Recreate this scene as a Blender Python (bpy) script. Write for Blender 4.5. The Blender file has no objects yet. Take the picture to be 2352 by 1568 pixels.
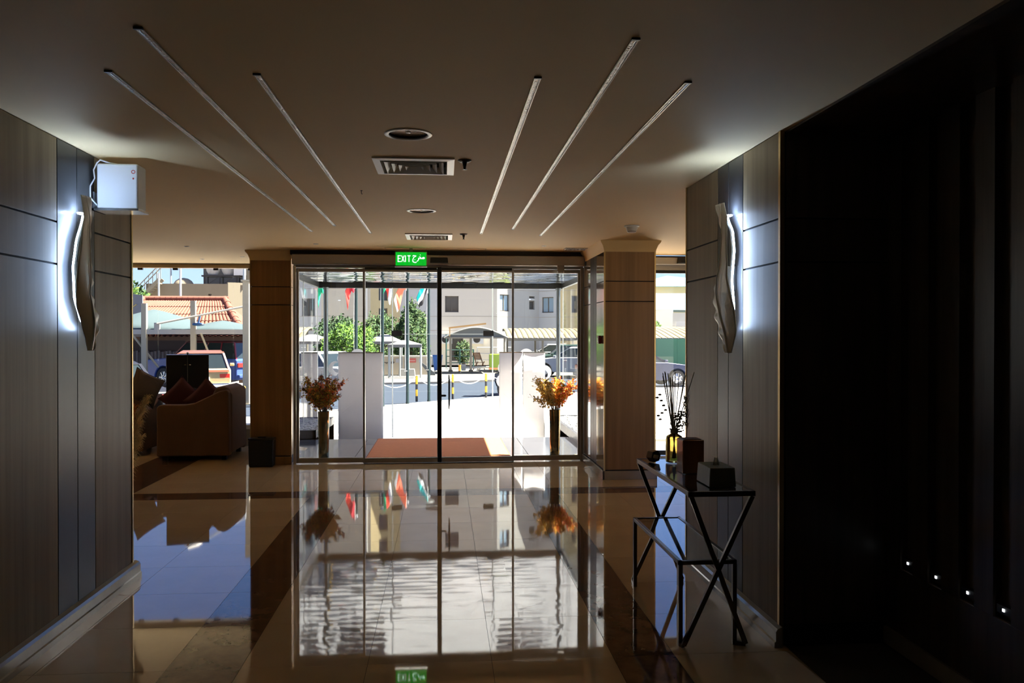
import bpy, bmesh, math, random
from mathutils import Vector, Matrix
random.seed(7)
S = bpy.context.scene
C = S.collection
R = math.radians
PI = math.pi

# ------------------------------------------------------------------ camera
cam_d = bpy.data.cameras.new('camera'); cam = bpy.data.objects.new('camera', cam_d); C.objects.link(cam)
cam.location = (0, 0, 1.64)
cam.rotation_euler = (R(90 - 0.407), 0, R(-4.709))
cam_d.sensor_width = 36; cam_d.lens = 29.08; cam_d.clip_start = 0.05; cam_d.clip_end = 600
S.camera = cam

# ------------------------------------------------------------------ sky, sun, exposure
SUN = Vector((1.0, 0.04, 1.486)).normalized()
w = bpy.data.worlds.new('sky'); S.world = w; w.use_nodes = True
nt = w.node_tree; nt.nodes.clear()
sky = nt.nodes.new('ShaderNodeTexSky'); sky.sky_type = 'NISHITA'; sky.sun_disc = False
sky.sun_elevation = math.asin(SUN.z); sky.sun_rotation = math.atan2(SUN.x, SUN.y)
sky.air_density = 1.0; sky.dust_density = 0.3; sky.ozone_density = 3.0
bg = nt.nodes.new('ShaderNodeBackground'); bg.inputs['Strength'].default_value = 0.05
wo = nt.nodes.new('ShaderNodeOutputWorld')
tn = nt.nodes.new('ShaderNodeMix'); tn.data_type = 'RGBA'; tn.blend_type = 'MULTIPLY'; tn.inputs[0].default_value = 1.0
tn.inputs[7].default_value = (.72, .78, 1.06, 1)
nt.links.new(sky.outputs[0], tn.inputs[6]); nt.links.new(tn.outputs[2], bg.inputs[0]); nt.links.new(bg.outputs[0], wo.inputs[0])
sun_d = bpy.data.lights.new('sun', 'SUN'); sun_d.energy = 9.0; sun_d.angle = R(0.6); sun_d.color = (1, .93, .80)
sun = bpy.data.objects.new('sun', sun_d); C.objects.link(sun)
sun.rotation_euler = SUN.to_track_quat('Z', 'Y').to_euler()
S.view_settings.view_transform = 'Standard'; S.view_settings.look = 'None'
S.view_settings.gamma = 1; S.view_settings.use_curve_mapping = False
S.view_settings.exposure = 2.15
S.cycles.use_denoising = True
S.cycles.max_bounces = 10; S.cycles.diffuse_bounces = 5; S.cycles.glossy_bounces = 6
S.cycles.transparent_max_bounces = 24; S.cycles.sample_clamp_indirect = 6
SCONCE_POWER = 14.0

# ------------------------------------------------------------------ materials
MATS = {}
def M(name, col, rough=.5, metal=0., spec=.5, coat=0., noise=None, bump=0., bscale=40., emit=None, estr=0., streak=None, col2=None, alpha=1., trans=0., ior=1.5):
    """procedural principled material; noise=(scale, contrast) mottles col towards col2; streak=(sx,sy,sz) stretches it"""
    if name in MATS: return MATS[name]
    m = bpy.data.materials.new(name); m.use_nodes = True
    t = m.node_tree; b = t.nodes['Principled BSDF']
    b.inputs['Base Color'].default_value = (*col, 1); b.inputs['Roughness'].default_value = rough
    b.inputs['Metallic'].default_value = metal; b.inputs['Specular IOR Level'].default_value = spec
    b.inputs['Coat Weight'].default_value = coat; b.inputs['Coat Roughness'].default_value = .05
    b.inputs['Transmission Weight'].default_value = trans; b.inputs['IOR'].default_value = ior
    b.inputs['Alpha'].default_value = alpha
    if emit:
        b.inputs['Emission Color'].default_value = (*emit, 1); b.inputs['Emission Strength'].default_value = estr
    if noise or bump:
        tc = t.nodes.new('ShaderNodeTexCoord'); mp = t.nodes.new('ShaderNodeMapping')
        t.links.new(tc.outputs['Object'], mp.inputs[0])
        if streak: mp.inputs['Scale'].default_value = streak
    if noise:
        n = t.nodes.new('ShaderNodeTexNoise'); n.inputs['Scale'].default_value = noise[0]; n.inputs['Detail'].default_value = 6
        n.inputs['Roughness'].default_value = .62
        t.links.new(mp.outputs[0], n.inputs['Vector'])
        r = t.nodes.new('ShaderNodeValToRGB'); d = noise[1]
        r.color_ramp.elements[0].position = .5 - d; r.color_ramp.elements[1].position = .5 + d
        c2 = col2 or tuple(c * .7 for c in col)
        r.color_ramp.elements[0].color = (*c2, 1); r.color_ramp.elements[1].color = (*col, 1)
        t.links.new(n.outputs[0], r.inputs[0]); t.links.new(r.outputs[0], b.inputs['Base Color'])
    if bump:
        n2 = t.nodes.new('ShaderNodeTexNoise'); n2.inputs['Scale'].default_value = bscale; n2.inputs['Detail'].default_value = 4
        t.links.new(mp.outputs[0], n2.inputs['Vector'])
        bp = t.nodes.new('ShaderNodeBump'); bp.inputs['Strength'].default_value = bump; bp.inputs['Distance'].default_value = .01
        t.links.new(n2.outputs[0], bp.inputs['Height']); t.links.new(bp.outputs[0], b.inputs['Normal'])
    MATS[name] = m
    return m

def glass(name, tint=(.975, .985, .98), refl=1.0, f0=.04):
    """thin clear pane: transparent with Schlick reflection, same from either side"""
    m = bpy.data.materials.new(name); m.use_nodes = True; t = m.node_tree; t.nodes.clear()
    o = t.nodes.new('ShaderNodeOutputMaterial'); mx = t.nodes.new('ShaderNodeMixShader')
    tr = t.nodes.new('ShaderNodeBsdfTransparent'); tr.inputs[0].default_value = (*tint, 1)
    gl = t.nodes.new('ShaderNodeBsdfGlossy'); gl.inputs['Roughness'].default_value = .01
    g = t.nodes.new('ShaderNodeNewGeometry'); d = t.nodes.new('ShaderNodeVectorMath'); d.operation = 'DOT_PRODUCT'
    t.links.new(g.outputs['Normal'], d.inputs[0]); t.links.new(g.outputs['Incoming'], d.inputs[1])
    def ma(op, a, b=None):
        n = t.nodes.new('ShaderNodeMath'); n.operation = op
        for i, v in enumerate((a, b)):
            if v is None: continue
            if isinstance(v, (int, float)): n.inputs[i].default_value = v
            else: t.links.new(v, n.inputs[i])
        return n.outputs[0]
    c = ma('SUBTRACT', 1.0, ma('ABSOLUTE', d.outputs['Value']))
    fr = ma('ADD', ma('MULTIPLY', ma('POWER', c, 5.0), (1 - f0) * refl), f0 * refl)
    t.links.new(fr, mx.inputs[0]); t.links.new(tr.outputs[0], mx.inputs[1]); t.links.new(gl.outputs[0], mx.inputs[2])
    t.links.new(mx.outputs[0], o.inputs[0]); MATS[name] = m
    return m

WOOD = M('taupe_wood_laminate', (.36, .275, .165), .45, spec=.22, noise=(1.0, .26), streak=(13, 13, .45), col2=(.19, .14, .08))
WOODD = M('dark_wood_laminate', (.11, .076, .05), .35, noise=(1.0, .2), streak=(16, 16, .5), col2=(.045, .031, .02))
WOODC = M('brown_wood_laminate', (.42, .23, .075), .42, coat=.05, noise=(1.0, .24), streak=(11, 11, .4), col2=(.21, .108, .028))
BLACKGL = M('black_lacquer_strip', (.032, .032, .034), .36, spec=.32)
GROOVE = M('shadow_gap_black', (.012, .011, .01), .7)
BRASS = M('brass_edge', (.62, .42, .17), .3, 1.0)
CEIL = M('ceiling_paint', (.84, .625, .325), .75, noise=(2.0, .4), col2=(.81, .60, .31))
WHITE = M('white_paint', (.78, .76, .72), .5)
WHITEPL = M('white_plastic', (.82, .83, .84), .35)
MARBLE = M('beige_marble', (.65, .48, .28), .03, spec=.65, noise=(2.2, .3), col2=(.55, .395, .22))
EMPER = M('dark_brown_marble', (.21, .115, .065), .04, noise=(6.0, .24), col2=(.06, .03, .018))
GROUT = M('floor_grout', (.09, .07, .05), .7)
SKIRT = M('marble_skirting', (.42, .36, .28), .1, noise=(4, .3))
ALU = M('brushed_aluminium', (.40, .37, .33), .34, .9)
ALUB = M('bright_aluminium', (.72, .72, .72), .18, 1.0)
BLACKPL = M('black_plastic', (.012, .012, .013), .35)
BLACKRB = M('black_gasket', (.008, .008, .008), .3)
GLASS = glass('clear_glass')
GLASSO = glass('clear_outer_glass', (.98, .992, .99), .35)
CHROME = M('mirror_steel', (.46, .49, .55), .03, 1.0)
STONE = M('grey_porch_stone', (.085, .09, .11), .10, noise=(3, .35), col2=(.065, .07, .088))
MATR = M('terracotta_coir_mat', (.86, .31, .13), .95, noise=(30, .3), col2=(.72, .24, .10), bump=.6, bscale=400)
PAVER = M('pale_concrete_paver', (.76, .72, .67), .8, noise=(5, .4), col2=(.60, .58, .57))
PAVERJ = M('paver_joint_sand', (.50, .48, .47), .9)
ASPH = M('blue_grey_asphalt', (.020, .033, .058), .85, noise=(3, .4), col2=(.016, .026, .046))
SAND = M('pale_ground', (.25, .235, .20), .9, noise=(1, .4))
KERB = M('kerb_concrete', (.30, .295, .285), .85, noise=(4, .4))
BRONZE = M('dark_bronze_metal', (.14, .105, .07), .28, 1.0)
SMOKE = glass('smoked_glass', (.42, .38, .33), 1.6, .06)

# ------------------------------------------------------------------ mesh helpers
class MB:
    def __init__(s): s.v = []; s.f = []; s.mi = []; s.cur = 0
    def add(s, vs, fs):
        o = len(s.v); s.v += [tuple(v) for v in vs]; s.f += [tuple(o + i for i in f) for f in fs]; s.mi += [s.cur] * len(fs)
        return s
    def box(s, x0, x1, y0, y1, z0, z1):
        return s.add([(x0,y0,z0),(x1,y0,z0),(x1,y1,z0),(x0,y1,z0),(x0,y0,z1),(x1,y0,z1),(x1,y1,z1),(x0,y1,z1)],
                     [(0,3,2,1),(4,5,6,7),(0,1,5,4),(1,2,6,5),(2,3,7,6),(3,0,4,7)])
    def hull8(s, bot, top):
        return s.add(list(bot) + list(top), [(0,3,2,1),(4,5,6,7),(0,1,5,4),(1,2,6,5),(2,3,7,6),(3,0,4,7)])
    def bar(s, p0, p1, w, h=None, side=None):
        p0 = Vector(p0); p1 = Vector(p1); h = h or w; d = (p1 - p0).normalized()
        a = Vector(side) if side else (Vector((0,0,1)) if abs(d.z) < .9 else Vector((1,0,0)))
        x = d.cross(a).normalized(); y = x.cross(d).normalized(); x *= w / 2; y *= h / 2
        q = [p0 - x - y, p0 + x - y, p0 + x + y, p0 - x + y]
        return s.hull8(q, [v + (p1 - p0) for v in q])
    def tube(s, pts, r, n=8, cap=True, flat=1.0):
        pts = [Vector(p) for p in pts]; k = len(pts); rs = r if isinstance(r, (list, tuple)) else [r] * k
        vs = []; fs = []; ref = None
        for i, p in enumerate(pts):
            d = (pts[min(i+1, k-1)] - pts[max(i-1, 0)])
            d = d.normalized() if d.length > 1e-9 else Vector((0,0,1))
            if ref is None: ref = Vector((0,0,1)) if abs(d.z) < .9 else Vector((1,0,0))
            x = d.cross(ref).normalized(); y = x.cross(d).normalized(); ref = y
            for j in range(n):
                a = 2 * PI * j / n; vs.append(p + x * (math.cos(a) * rs[i]) + y * (math.sin(a) * rs[i] * flat))
        for i in range(k - 1):
            for j in range(n):
                fs.append((i*n + j, i*n + (j+1) % n, (i+1)*n + (j+1) % n, (i+1)*n + j))
        if cap: fs += [tuple(range(n-1, -1, -1)), tuple((k-1)*n + j for j in range(n))]
        return s.add(vs, fs)
    def cyl(s, c, r, z0, z1, n=16): return s.lathe([(r, z0), (r, z1)], n, c, True)
    def lathe(s, prof, n=20, c=(0,0), cap=False, axis='z'):
        vs = []; fs = []
        for r_, z in prof:
            for j in range(n):
                a = 2 * PI * j / n; u, v = r_ * math.cos(a), r_ * math.sin(a)
                vs.append((c[0] + u, c[1] + v, z) if axis == 'z' else ((c[0] + u, z, c[1] + v) if axis == 'y' else (z, c[0] + u, c[1] + v)))
        k = len(prof)
        for i in range(k - 1):
            for j in range(n): fs.append((i*n + j, i*n + (j+1) % n, (i+1)*n + (j+1) % n, (i+1)*n + j))
        if cap: fs += [tuple(range(n-1, -1, -1)), tuple((k-1)*n + j for j in range(n))]
        return s.add(vs, fs)
    def prism(s, poly, d0, d1, axis='y'):
        def pt(a, b, d): return {'y': (a, d, b), 'x': (d, a, b), 'z': (a, b, d)}[axis]
        n = len(poly); vs = [pt(a, b, d0) for a, b in poly] + [pt(a, b, d1) for a, b in poly]
        return s.add(vs, [tuple(range(n)), tuple(range(2*n-1, n-1, -1))] + [(i, (i+1) % n + 0, n + (i+1) % n, n + i)[::-1] for i in range(n)])
    def ball(s, c, r, n=10, m=6, sc=(1,1,1)):
        vs = [(c[0], c[1], c[2] - r * sc[2])]; fs = []
        for i in range(1, m):
            a = -PI/2 + PI * i / m
            for j in range(n):
                b = 2 * PI * j / n
                vs.append((c[0] + r*sc[0]*math.cos(a)*math.cos(b), c[1] + r*sc[1]*math.cos(a)*math.sin(b), c[2] + r*sc[2]*math.sin(a)))
        vs.append((c[0], c[1], c[2] + r * sc[2])); L = len(vs) - 1
        for j in range(n): fs.append((0, 1 + (j+1) % n, 1 + j)); fs.append((L, L - n + j, L - n + (j+1) % n))
        for i in range(m - 2):
            for j in range(n): fs.append((1+i*n+j, 1+i*n+(j+1) % n, 1+(i+1)*n+(j+1) % n, 1+(i+1)*n+j))
        return s.add(vs, fs)
    def grid(s, fn, nu, nv):
        vs = [fn(i / nu, j / nv) for j in range(nv + 1) for i in range(nu + 1)]
        return s.add(vs, [(j*(nu+1)+i, j*(nu+1)+i+1, (j+1)*(nu+1)+i+1, (j+1)*(nu+1)+i) for j in range(nv) for i in range(nu)])
    def mesh(s, name, mat, smooth=False):
        me = bpy.data.meshes.new(name); me.from_pydata(s.v, [], s.f)
        for m in (mat if isinstance(mat, (list, tuple)) else [mat]): me.materials.append(m)
        bm = bmesh.new(); bm.from_mesh(me)
        for i, f in enumerate(bm.faces): f.material_index = s.mi[i]
        bmesh.ops.recalc_face_normals(bm, faces=bm.faces[:]); bm.to_mesh(me); bm.free()
        if smooth:
            for p in me.polygons: p.use_smooth = True
            try: me.set_sharp_from_angle(angle=R(smooth if smooth is not True else 40))
            except Exception: pass
        return me
    def build(s, name, mat, parent=None, loc=None, smooth=False, bevel=0, seg=2, subd=0):
        o = bpy.data.objects.new(name, s.mesh(name, mat, smooth)); C.objects.link(o)
        if loc: o.location = loc
        if parent: o.parent = parent
        if bevel:
            b = o.modifiers.new('bevel', 'BEVEL'); b.width = bevel; b.segments = seg; b.limit_method = 'ANGLE'; b.angle_limit = R(40); b.harden_normals = True
            for p in o.data.polygons: p.use_smooth = True
        if subd:
            m = o.modifiers.new('subd', 'SUBSURF'); m.levels = m.render_levels = subd
            for p in o.data.polygons: p.use_smooth = True
        return o

def tag(o, label, cat=None, group=None, kind=None):
    o['label'] = label
    if cat: o['category'] = cat
    if group: o['group'] = group
    if kind: o['kind'] = kind
    return o
def thing(name, label, cat, loc=(0,0,0), rz=0, group=None):
    o = bpy.data.objects.new(name, None); C.objects.link(o); o.empty_display_size = .1
    o.location = loc; o.rotation_euler = (0, 0, rz)
    return tag(o, label, cat, group)
def struct(name, mb, mat, label, cat, **k):
    return tag(mb.build(name, mat, **k), label, cat, kind='structure')
def sthing(name, label, cat, loc=(0,0,0)):
    o = thing(name, label, cat, loc); o['kind'] = 'structure'; return o
def copy_tree(o, parent=None):
    c = o.copy(); C.objects.link(c); c.parent = parent
    for ch in list(o.children): copy_tree(ch, c)
    return c
def inst(name, me, parent, loc, rot=None):
    o = bpy.data.objects.new(name, me); C.objects.link(o); o.parent = parent; o.location = loc
    if rot: o.rotation_euler = rot
    return o

H = 2.72          # lobby ceiling
G = -0.36         # street level

# ================================================================== FLOOR
fl = struct('floor', MB().box(-7.4, 5.2, -3.2, 12.95, -.3, -.012), GROUT, 'polished beige marble lobby floor crossed by dark brown bands', 'floor')
def cuts(a, b, step, first=None):
    r = [a]; x = first if first is not None else a + step
    while x < b - .02: r.append(x); x += step
    return r + [b]
xl = [-1.36 - .62 * k for k in range(9, -1, -1)]
xs = xl + [-1.0, -.38, .24, .86, 1.18] + [1.18 + .62 * k for k in range(1, 7)]
ys = [8.5 - .62 * k for k in range(12, -1, -1)] + [8.85 + .62 * k for k in range(0, 7)]
tile_cache = {}
for i in range(len(xs) - 1):
    for j in range(len(ys) - 1):
        x0, x1, y0, y1 = xs[i], xs[i+1], ys[j], ys[j+1]
        if x1 > 2.3 and y1 < 6: continue
        if x1 < -2.6 and y1 < 6.0: continue
        if y0 > 10.9 and -2.4 < x0 < 2.4: continue
        if y1 > 12.95 or x0 < -6.6: continue
        dark = (abs(y0 - 8.5) < .01) or (y1 < 8.6 and (abs(x0 + 1.36) < .01 or abs(x0 - .86) < .01)) or (y0 > 8.8 and abs(x0 + 3.84) < .01)
        key = (round(x1 - x0, 3), round(y1 - y0, 3), dark)
        if key not in tile_cache:
            a, b = key[0] / 2 - .0011, key[1] / 2 - .0011
            tile_cache[key] = MB().box(-a, a, -b, b, -.02, 0).mesh('dark_marble_tile' if dark else 'marble_tile', EMPER if dark else MARBLE)
        inst('dark_marble_tile' if dark else 'marble_tile', tile_cache[key], fl, ((x0 + x1) / 2, (y0 + y1) / 2, 0),
             (random.uniform(-1, 1) * .0004, random.uniform(-1, 1) * .0004, 0))

# ================================================================== CEILING with recesses
DL = [(-.19, 4.475, .105), (-.193, 7.21, .105)]      # downlights
VN = [(-.184, 5.30, .25), (-.159, 9.06, .25)]          # air diffusers
mb = MB()
X0, X1, Y0, Y1 = -7.4, 5.2, -3.2, 12.9
holes = [(x - r - .02, x + r + .02, y - r - .02, y + r + .02) for x, y, r in DL] + [(x - r + .015, x + r - .015, y - r + .015, y + r - .015) for x, y, r in VN]
xc = sorted({X0, X1, -2.5, *[h[0] for h in holes], *[h[1] for h in holes]}); yc = sorted({Y0, Y1, 10.95, *[h[2] for h in holes], *[h[3] for h in holes]})
for i in range(len(xc) - 1):
    for j in range(len(yc) - 1):
        cx, cy = (xc[i] + xc[i+1]) / 2, (yc[j] + yc[j+1]) / 2
        if any(h[0] < cx < h[1] and h[2] < cy < h[3] for h in holes) or (cx > -2.5 and cy > 10.95): continue
        mb.add([(xc[i], yc[j], H), (xc[i+1], yc[j], H), (xc[i+1], yc[j+1], H), (xc[i], yc[j+1], H)], [(0, 1, 2, 3)])
for x, y, r in DL:
    n = 32; vs = []; hw = r + .02
    for k in range(n):
        a = 2 * PI * k / n; c, s_ = math.cos(a), math.sin(a); q = hw / max(abs(c), abs(s_))
        vs += [(x + c * q, y + s_ * q, H), (x + c * r, y + s_ * r, H)]
    mb.add(vs, [(2*k, 2*k+1, (2*k+3) % (2*n), (2*k+2) % (2*n)) for k in range(n)])
mb.box(X0, X1, Y0, 10.95, 3.0, 3.2).box(X0, -2.5, 10.95, Y1, 3.0, 3.2)
struct('ceiling', mb, CEIL, 'flat painted plaster ceiling of the lobby', 'ceiling')
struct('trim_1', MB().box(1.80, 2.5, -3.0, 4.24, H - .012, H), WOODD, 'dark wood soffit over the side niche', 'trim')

# ================================================================== OUTER WALLS of the lobby
PLAST = M('dim_plaster', (.34, .28, .21), .8)
struct('wall_left', MB().box(-7.4, -7.25, -3.2, 12.9, 0, 3.2), PLAST, 'plaster wall at the end of the lounge', 'wall')
struct('wall_back', MB().box(-7.4, 5.2, -3.4, -3.2, 0, 3.2), PLAST, 'plaster wall at the back of the lobby', 'wall')
struct('wall_right', MB().box(5.05, 5.2, 4.3, 11.1, 0, 3.2), PLAST, 'plaster wall past the side door', 'wall')
FAC = M('hotel_stone', (.50, .45, .37), .8, noise=(2, .4))
struct('wall_front', MB().box(-7.6, -2.47, 12.72, 12.95, H, 5).box(-2.47, 5.4, 10.9, 11.1, 2.75, 5).box(-2.462, -2.44, 11.0, 12.95, G, 5)
       .box(-7.6, -2.47, 12.72, 12.95, G, .24).box(3.7, 5.2, 11.0, 11.2, G, 3).box(-7.6, -7.4, 12.7, 12.95, G, 8),
       FAC, 'stone front of the hotel above the entrance glass', 'wall')

# ================================================================== PIERS with wood cladding
ZR = [(.11, 2.025), (2.035, 2.255), (2.265, H - .004)]
def cladding(par, plane, segs, sgn, rows=ZR, th=.012, axis='x'):
    """segs: (a0, a1, material). panels stand th proud of plane along sgn"""
    for a0, a1, m in segs:
        rr = rows if m not in (BLACKGL,) else [(rows[0][0], rows[-1][1])]
        for z0, z1 in rr:
            d0, d1 = sorted((plane, plane + sgn * th)); g = .0035
            b = MB().box(d0, d1, a0 + g, a1 - g, z0, z1) if axis == 'x' else MB().box(a0 + g, a1 - g, d0, d1, z0, z1)
            b.build('wood_panel' if m is not BLACKGL else 'black_strip', m, par, bevel=.0015, seg=1)
def skirting(name, pts_poly, label):
    pass
# left pier: face X=-2.10, far end Y=5.78
lp = sthing('wall_pier_left', 'wood clad pier with black strips carrying the left leaf lamp', 'wall')
MB().box(-2.95, -2.112, -3.2, 5.768, 0, H).build('pier_core', GROOVE, lp)
cladding(lp, -2.112, [(-.9, .9, WOOD), (.9, 2.8, WOOD), (2.8, 4.70, WOOD), (4.70, 4.945, BLACKGL), (4.945, 5.185, BLACKGL), (5.185, 5.765, WOOD)], 1)
cladding(lp, 5.768, [(-2.95, -2.112, WOOD)], 1, axis='y')
MB().box(-2.115, -2.094, 5.765, 5.784, 0, H).build('brass_corner', BRASS, lp)
sk = struct('baseboard_left', MB().prism([(-2.10, 0), (-2.058, 0), (-2.058, .03), (-2.066, .035), (-2.066, .085), (-2.075, .10), (-2.10, .11)], -3.1, 5.83, 'y'),
            SKIRT, 'moulded marble skirting along the left pier', 'baseboard', smooth=30)
# right pier: face X=1.77, Y 4.24..5.94
rp = sthing('wall_pier_right', 'wood clad pier with black strips behind the console table', 'wall')
MB().box(1.782, 2.9, 4.252, 5.93, 0, H).build('pier_core', GROOVE, rp)
cladding(rp, 1.782, [(4.255, 4.785, WOOD), (4.785, 5.035, BLACKGL), (5.035, 5.24, BLACKGL), (5.24, 5.925, WOOD)], -1)
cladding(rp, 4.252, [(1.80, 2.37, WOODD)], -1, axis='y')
cladding(rp, 5.93, [(1.79, 2.9, WOOD)], 1, axis='y')
MB().box(1.766, 1.79, 4.232, 4.256, 0, H).build('brass_corner', BRASS, rp)
MB().box(1.766, 1.785, 5.925, 5.945, 0, H).build('brass_corner', BRASS, rp)
struct('baseboard_right', MB().prism([(1.77, 0), (1.728, 0), (1.728, .03), (1.736, .035), (1.736, .085), (1.745, .10), (1.77, .11)], 4.2, 5.98, 'y'),
       SKIRT, 'moulded marble skirting along the right pier', 'baseboard', smooth=30)
# side niche slat wall
sw = sthing('wall_niche', 'dark wood slatted wall of the side niche with small marker lights', 'wall')
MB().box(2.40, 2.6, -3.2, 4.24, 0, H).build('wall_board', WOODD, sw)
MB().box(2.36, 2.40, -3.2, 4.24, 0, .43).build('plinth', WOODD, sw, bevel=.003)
sm = MB().box(-.02, .02, -.065, .065, .43, H - .012).mesh('wood_slat', WOODD)
for k in range(15): inst('wood_slat', sm, sw, (2.38, 4.17 - .2425 * k, 0))
struct('baseboard_niche', MB().box(2.345, 2.36, -3.2, 4.24, 0, .09), SKIRT, 'stone skirting under the slatted niche wall', 'baseboard')
MARK = M('marker_light', (.1, .1, .1), .3, emit=(.9, .95, 1), estr=1.2)
for k, y in enumerate((4.302 - .18, 4.084 - .18 + .015, 3.838 - .12, 3.613 - .12, 3.366 - .1)):
    t = thing('marker_light', f'tiny floor marker light in the {("first", "second", "third", "fourth", "fifth")[k]} slat gap from the brass edged pier corner', 'light', (2.398, 4.05 - .2425 * k, .455), 0, 'marker lights between the slats')
    MB().box(-.028, -.002, -.045, .045, 0, .035).build('housing', BLACKPL, t)
    MB().box(-.031, -.0285, -.006, .006, .012, .024).build('lens', MARK, t)

# ================================================================== COLUMNS by the entrance
lc = sthing('wall_column_left', 'brown wood clad column beside the glass lounge front', 'wall')
MB().box(-2.43, -1.955, 10.745, 11.0, 0, H).build('column_core', GROOVE, lc)
cladding(lc, 10.745, [(-2.443, -1.945, WOODC)], -1, axis='y')
cladding(lc, -1.955, [(10.745, 11.0, WOODC)], 1)
cladding(lc, -2.43, [(10.745, 11.0, WOODC)], -1)
MB().box(-1.948, -1.936, 10.727, 10.745, 0, H - .12).build('brass_corner', BRASS, lc)
MB().box(-2.452, -2.44, 10.727, 10.745, 0, H - .12).build('brass_corner', BRASS, lc)
def crown(par, x0, x1, y0, y1):
    pr = [(0, H - .125), (.008, H - .125), (.012, H - .10), (.03, H - .05), (.055, H - .02), (.06, H), (0, H)]
    vs = []; fs = []
    for o_, z in pr: vs += [(x0 - o_, y0 - o_, z), (x1 + o_, y0 - o_, z), (x1 + o_, y1 + o_, z), (x0 - o_, y1 + o_, z)]
    for i in range(len(pr) - 1):
        for j in range(4): fs.append((4*i + j, 4*i + (j+1) % 4, 4*i + 4 + (j+1) % 4, 4*i + 4 + j))
    MB().add(vs, fs).build('crown_moulding', CEIL, par, smooth=50)
crown(lc, -2.443, -1.943, 10.733, 11.0)
rc = sthing('wall_column_right', 'brown wood clad column with black strips between the two entrance doors', 'wall')
MB().box(1.832, 2.40, 9.312, 11.0, 0, H).build('column_core', GROOVE, rc)
cladding(rc, 9.312, [(1.825, 2.407, WOODC)], -1, axis='y')
WOODG = M('glossy_wood_laminate', (.34, .25, .16), .10, coat=.8, noise=(1.0, .2), streak=(13, 13, .5), col2=(.20, .14, .085))
for a0, a1, m in ((9.316, 9.78, WOODG), (9.78, 10.0, BLACKGL), (10.0, 10.2, BLACKGL), (10.2, 10.72, WOODG)):
    for z0, z1 in (ZR if m is WOODG else [(.11, H - .004)]):
        MB().box(1.82, 1.832, a0 + .0035, a1 - .0035, z0, z1).build('wood_panel' if m is WOODG else 'black_strip', m, rc)
cladding(rc, 2.40, [(9.312, 11.0, WOODC)], 1)
MB().box(1.816, 1.832, 9.294, 9.312, 0, H - .12).build('brass_corner', BRASS, rc)
MB().box(2.40, 2.416, 9.294, 9.312, 0, H - .12).build('brass_corner', BRASS, rc)
crown(rc, 1.825, 2.407, 9.3, 10.6)
struct('baseboard_column', MB().box(1.80, 2.43, 9.275, 9.30, 0, .10).box(1.795, 1.82, 9.275, 10.66, 0, .10).box(2.407, 2.43, 9.3, 11.0, 0, .1), SKIRT,
       'stone skirting round the column between the doors', 'baseboard', bevel=.004)
struct('baseboard_column_left', MB().box(-2.46, -1.93, 10.70, 10.733, 0, .10), WOODC, 'wood skirting of the column beside the lounge glass', 'baseboard', bevel=.004)

# ================================================================== SLIDING ENTRANCE DOOR
YD = 10.72
def pane(name, par, x0, x1, y0, y1, z0, z1, mat=None): return MB().box(x0, x1, y0, y1, z0, z1).build(name, mat or GLASS, par)
d1 = sthing('door_1', 'aluminium framed automatic sliding glass entrance door', 'door', (0, YD, 0))
MB().box(-1.90, 1.815, -.17, .02, 2.535, 2.665).build('header_box', ALU, d1, bevel=.012)
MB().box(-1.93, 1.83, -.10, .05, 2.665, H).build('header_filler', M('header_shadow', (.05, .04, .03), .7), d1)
MB().box(-1.90, 1.81, -.03, .03, 2.505, 2.535).build('transom_rail', ALU, d1)
MB().box(-1.905, -1.868, -.04, .04, 0, 2.53).build('jamb', ALUB, d1, bevel=.004)
MB().box(1.775, 1.815, -.04, .04, 0, 2.53).build('jamb', ALU, d1, bevel=.004)
MB().box(-1.02, .90, -.055, .055, 0, .008).build('threshold', BLACKRB, d1)
for nm, x0, x1, yo, rail in (('fixed_panel', -1.868, -1.005, .03, ALUB), ('sliding_leaf', -1.03, -.06, -.03, ALU), ('sliding_leaf', -.055, .905, -.03, ALU), ('fixed_panel', .885, 1.775, .03, ALU)):
    st = .026
    zt = 2.50
    p = MB().box(x0, x0 + st, yo - .018, yo + .018, .012, zt).box(x1 - st, x1, yo - .018, yo + .018, .012, zt) \
        .box(x0 + st, x1 - st, yo - .018, yo + .018, .012, .068).box(x0 + st, x1 - st, yo - .018, yo + .018, zt - .045, zt).build(nm, ALU, d1, bevel=.003)
    q = pane('pane', p, x0 + st - .004, x1 - st + .004, yo - .004, yo + .004, .06, zt - .04)
    MB().box(x0 + st, x1 - st, yo - .01, yo + .01, .068, .076).build('glazing_bead', ALUB, p)
    if nm == 'sliding_leaf':
        MB().box(x0 + st, x1 - st, yo - .02, yo + .02, zt - .02, zt + .012).build('top_seal', BLACKRB, p)
MB().box(-.082, -.028, -.062, .0, .012, 2.52).build('meeting_gasket', BLACKRB, d1, bevel=.01)
# pull handle and lock
h = MB().tube([(.065, -.10, .70), (.068, -.105, .78), (.068, -.105, 1.06), (.065, -.10, 1.14)], [.006, .012, .012, .006], 10).tube([(.068, -.10, .80), (.068, -.045, .80)], .007, 8).tube([(.068, -.10, 1.04), (.068, -.045, 1.04)], .007, 8).build('pull_handle', BLACKPL, d1, smooth=True)
MB().tube([(-.03, -.07, .87), (.02, -.07, .87), (.03, -.07, .868)], [.014, .014, .006], 10).build('thumb_turn', BLACKPL, d1, smooth=True)
t = thing('door_sensor', 'black motion sensor centred on the sliding door header', 'sensor', (-.06, YD - .17, 2.56))
MB().prism([(-.115, 0), (.115, 0), (.108, .068), (-.108, .068)], -.05, 0, 'y').build('housing', BLACKPL, t, bevel=.006)
MB().box(-.09, .09, -.052, -.05, .012, .03).build('lens', BLACKRB, t)
t = thing('door_cable_cover', 'small aluminium bracket under the right end of the door header', 'bracket', (1.50, YD - .16, 2.44))
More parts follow.
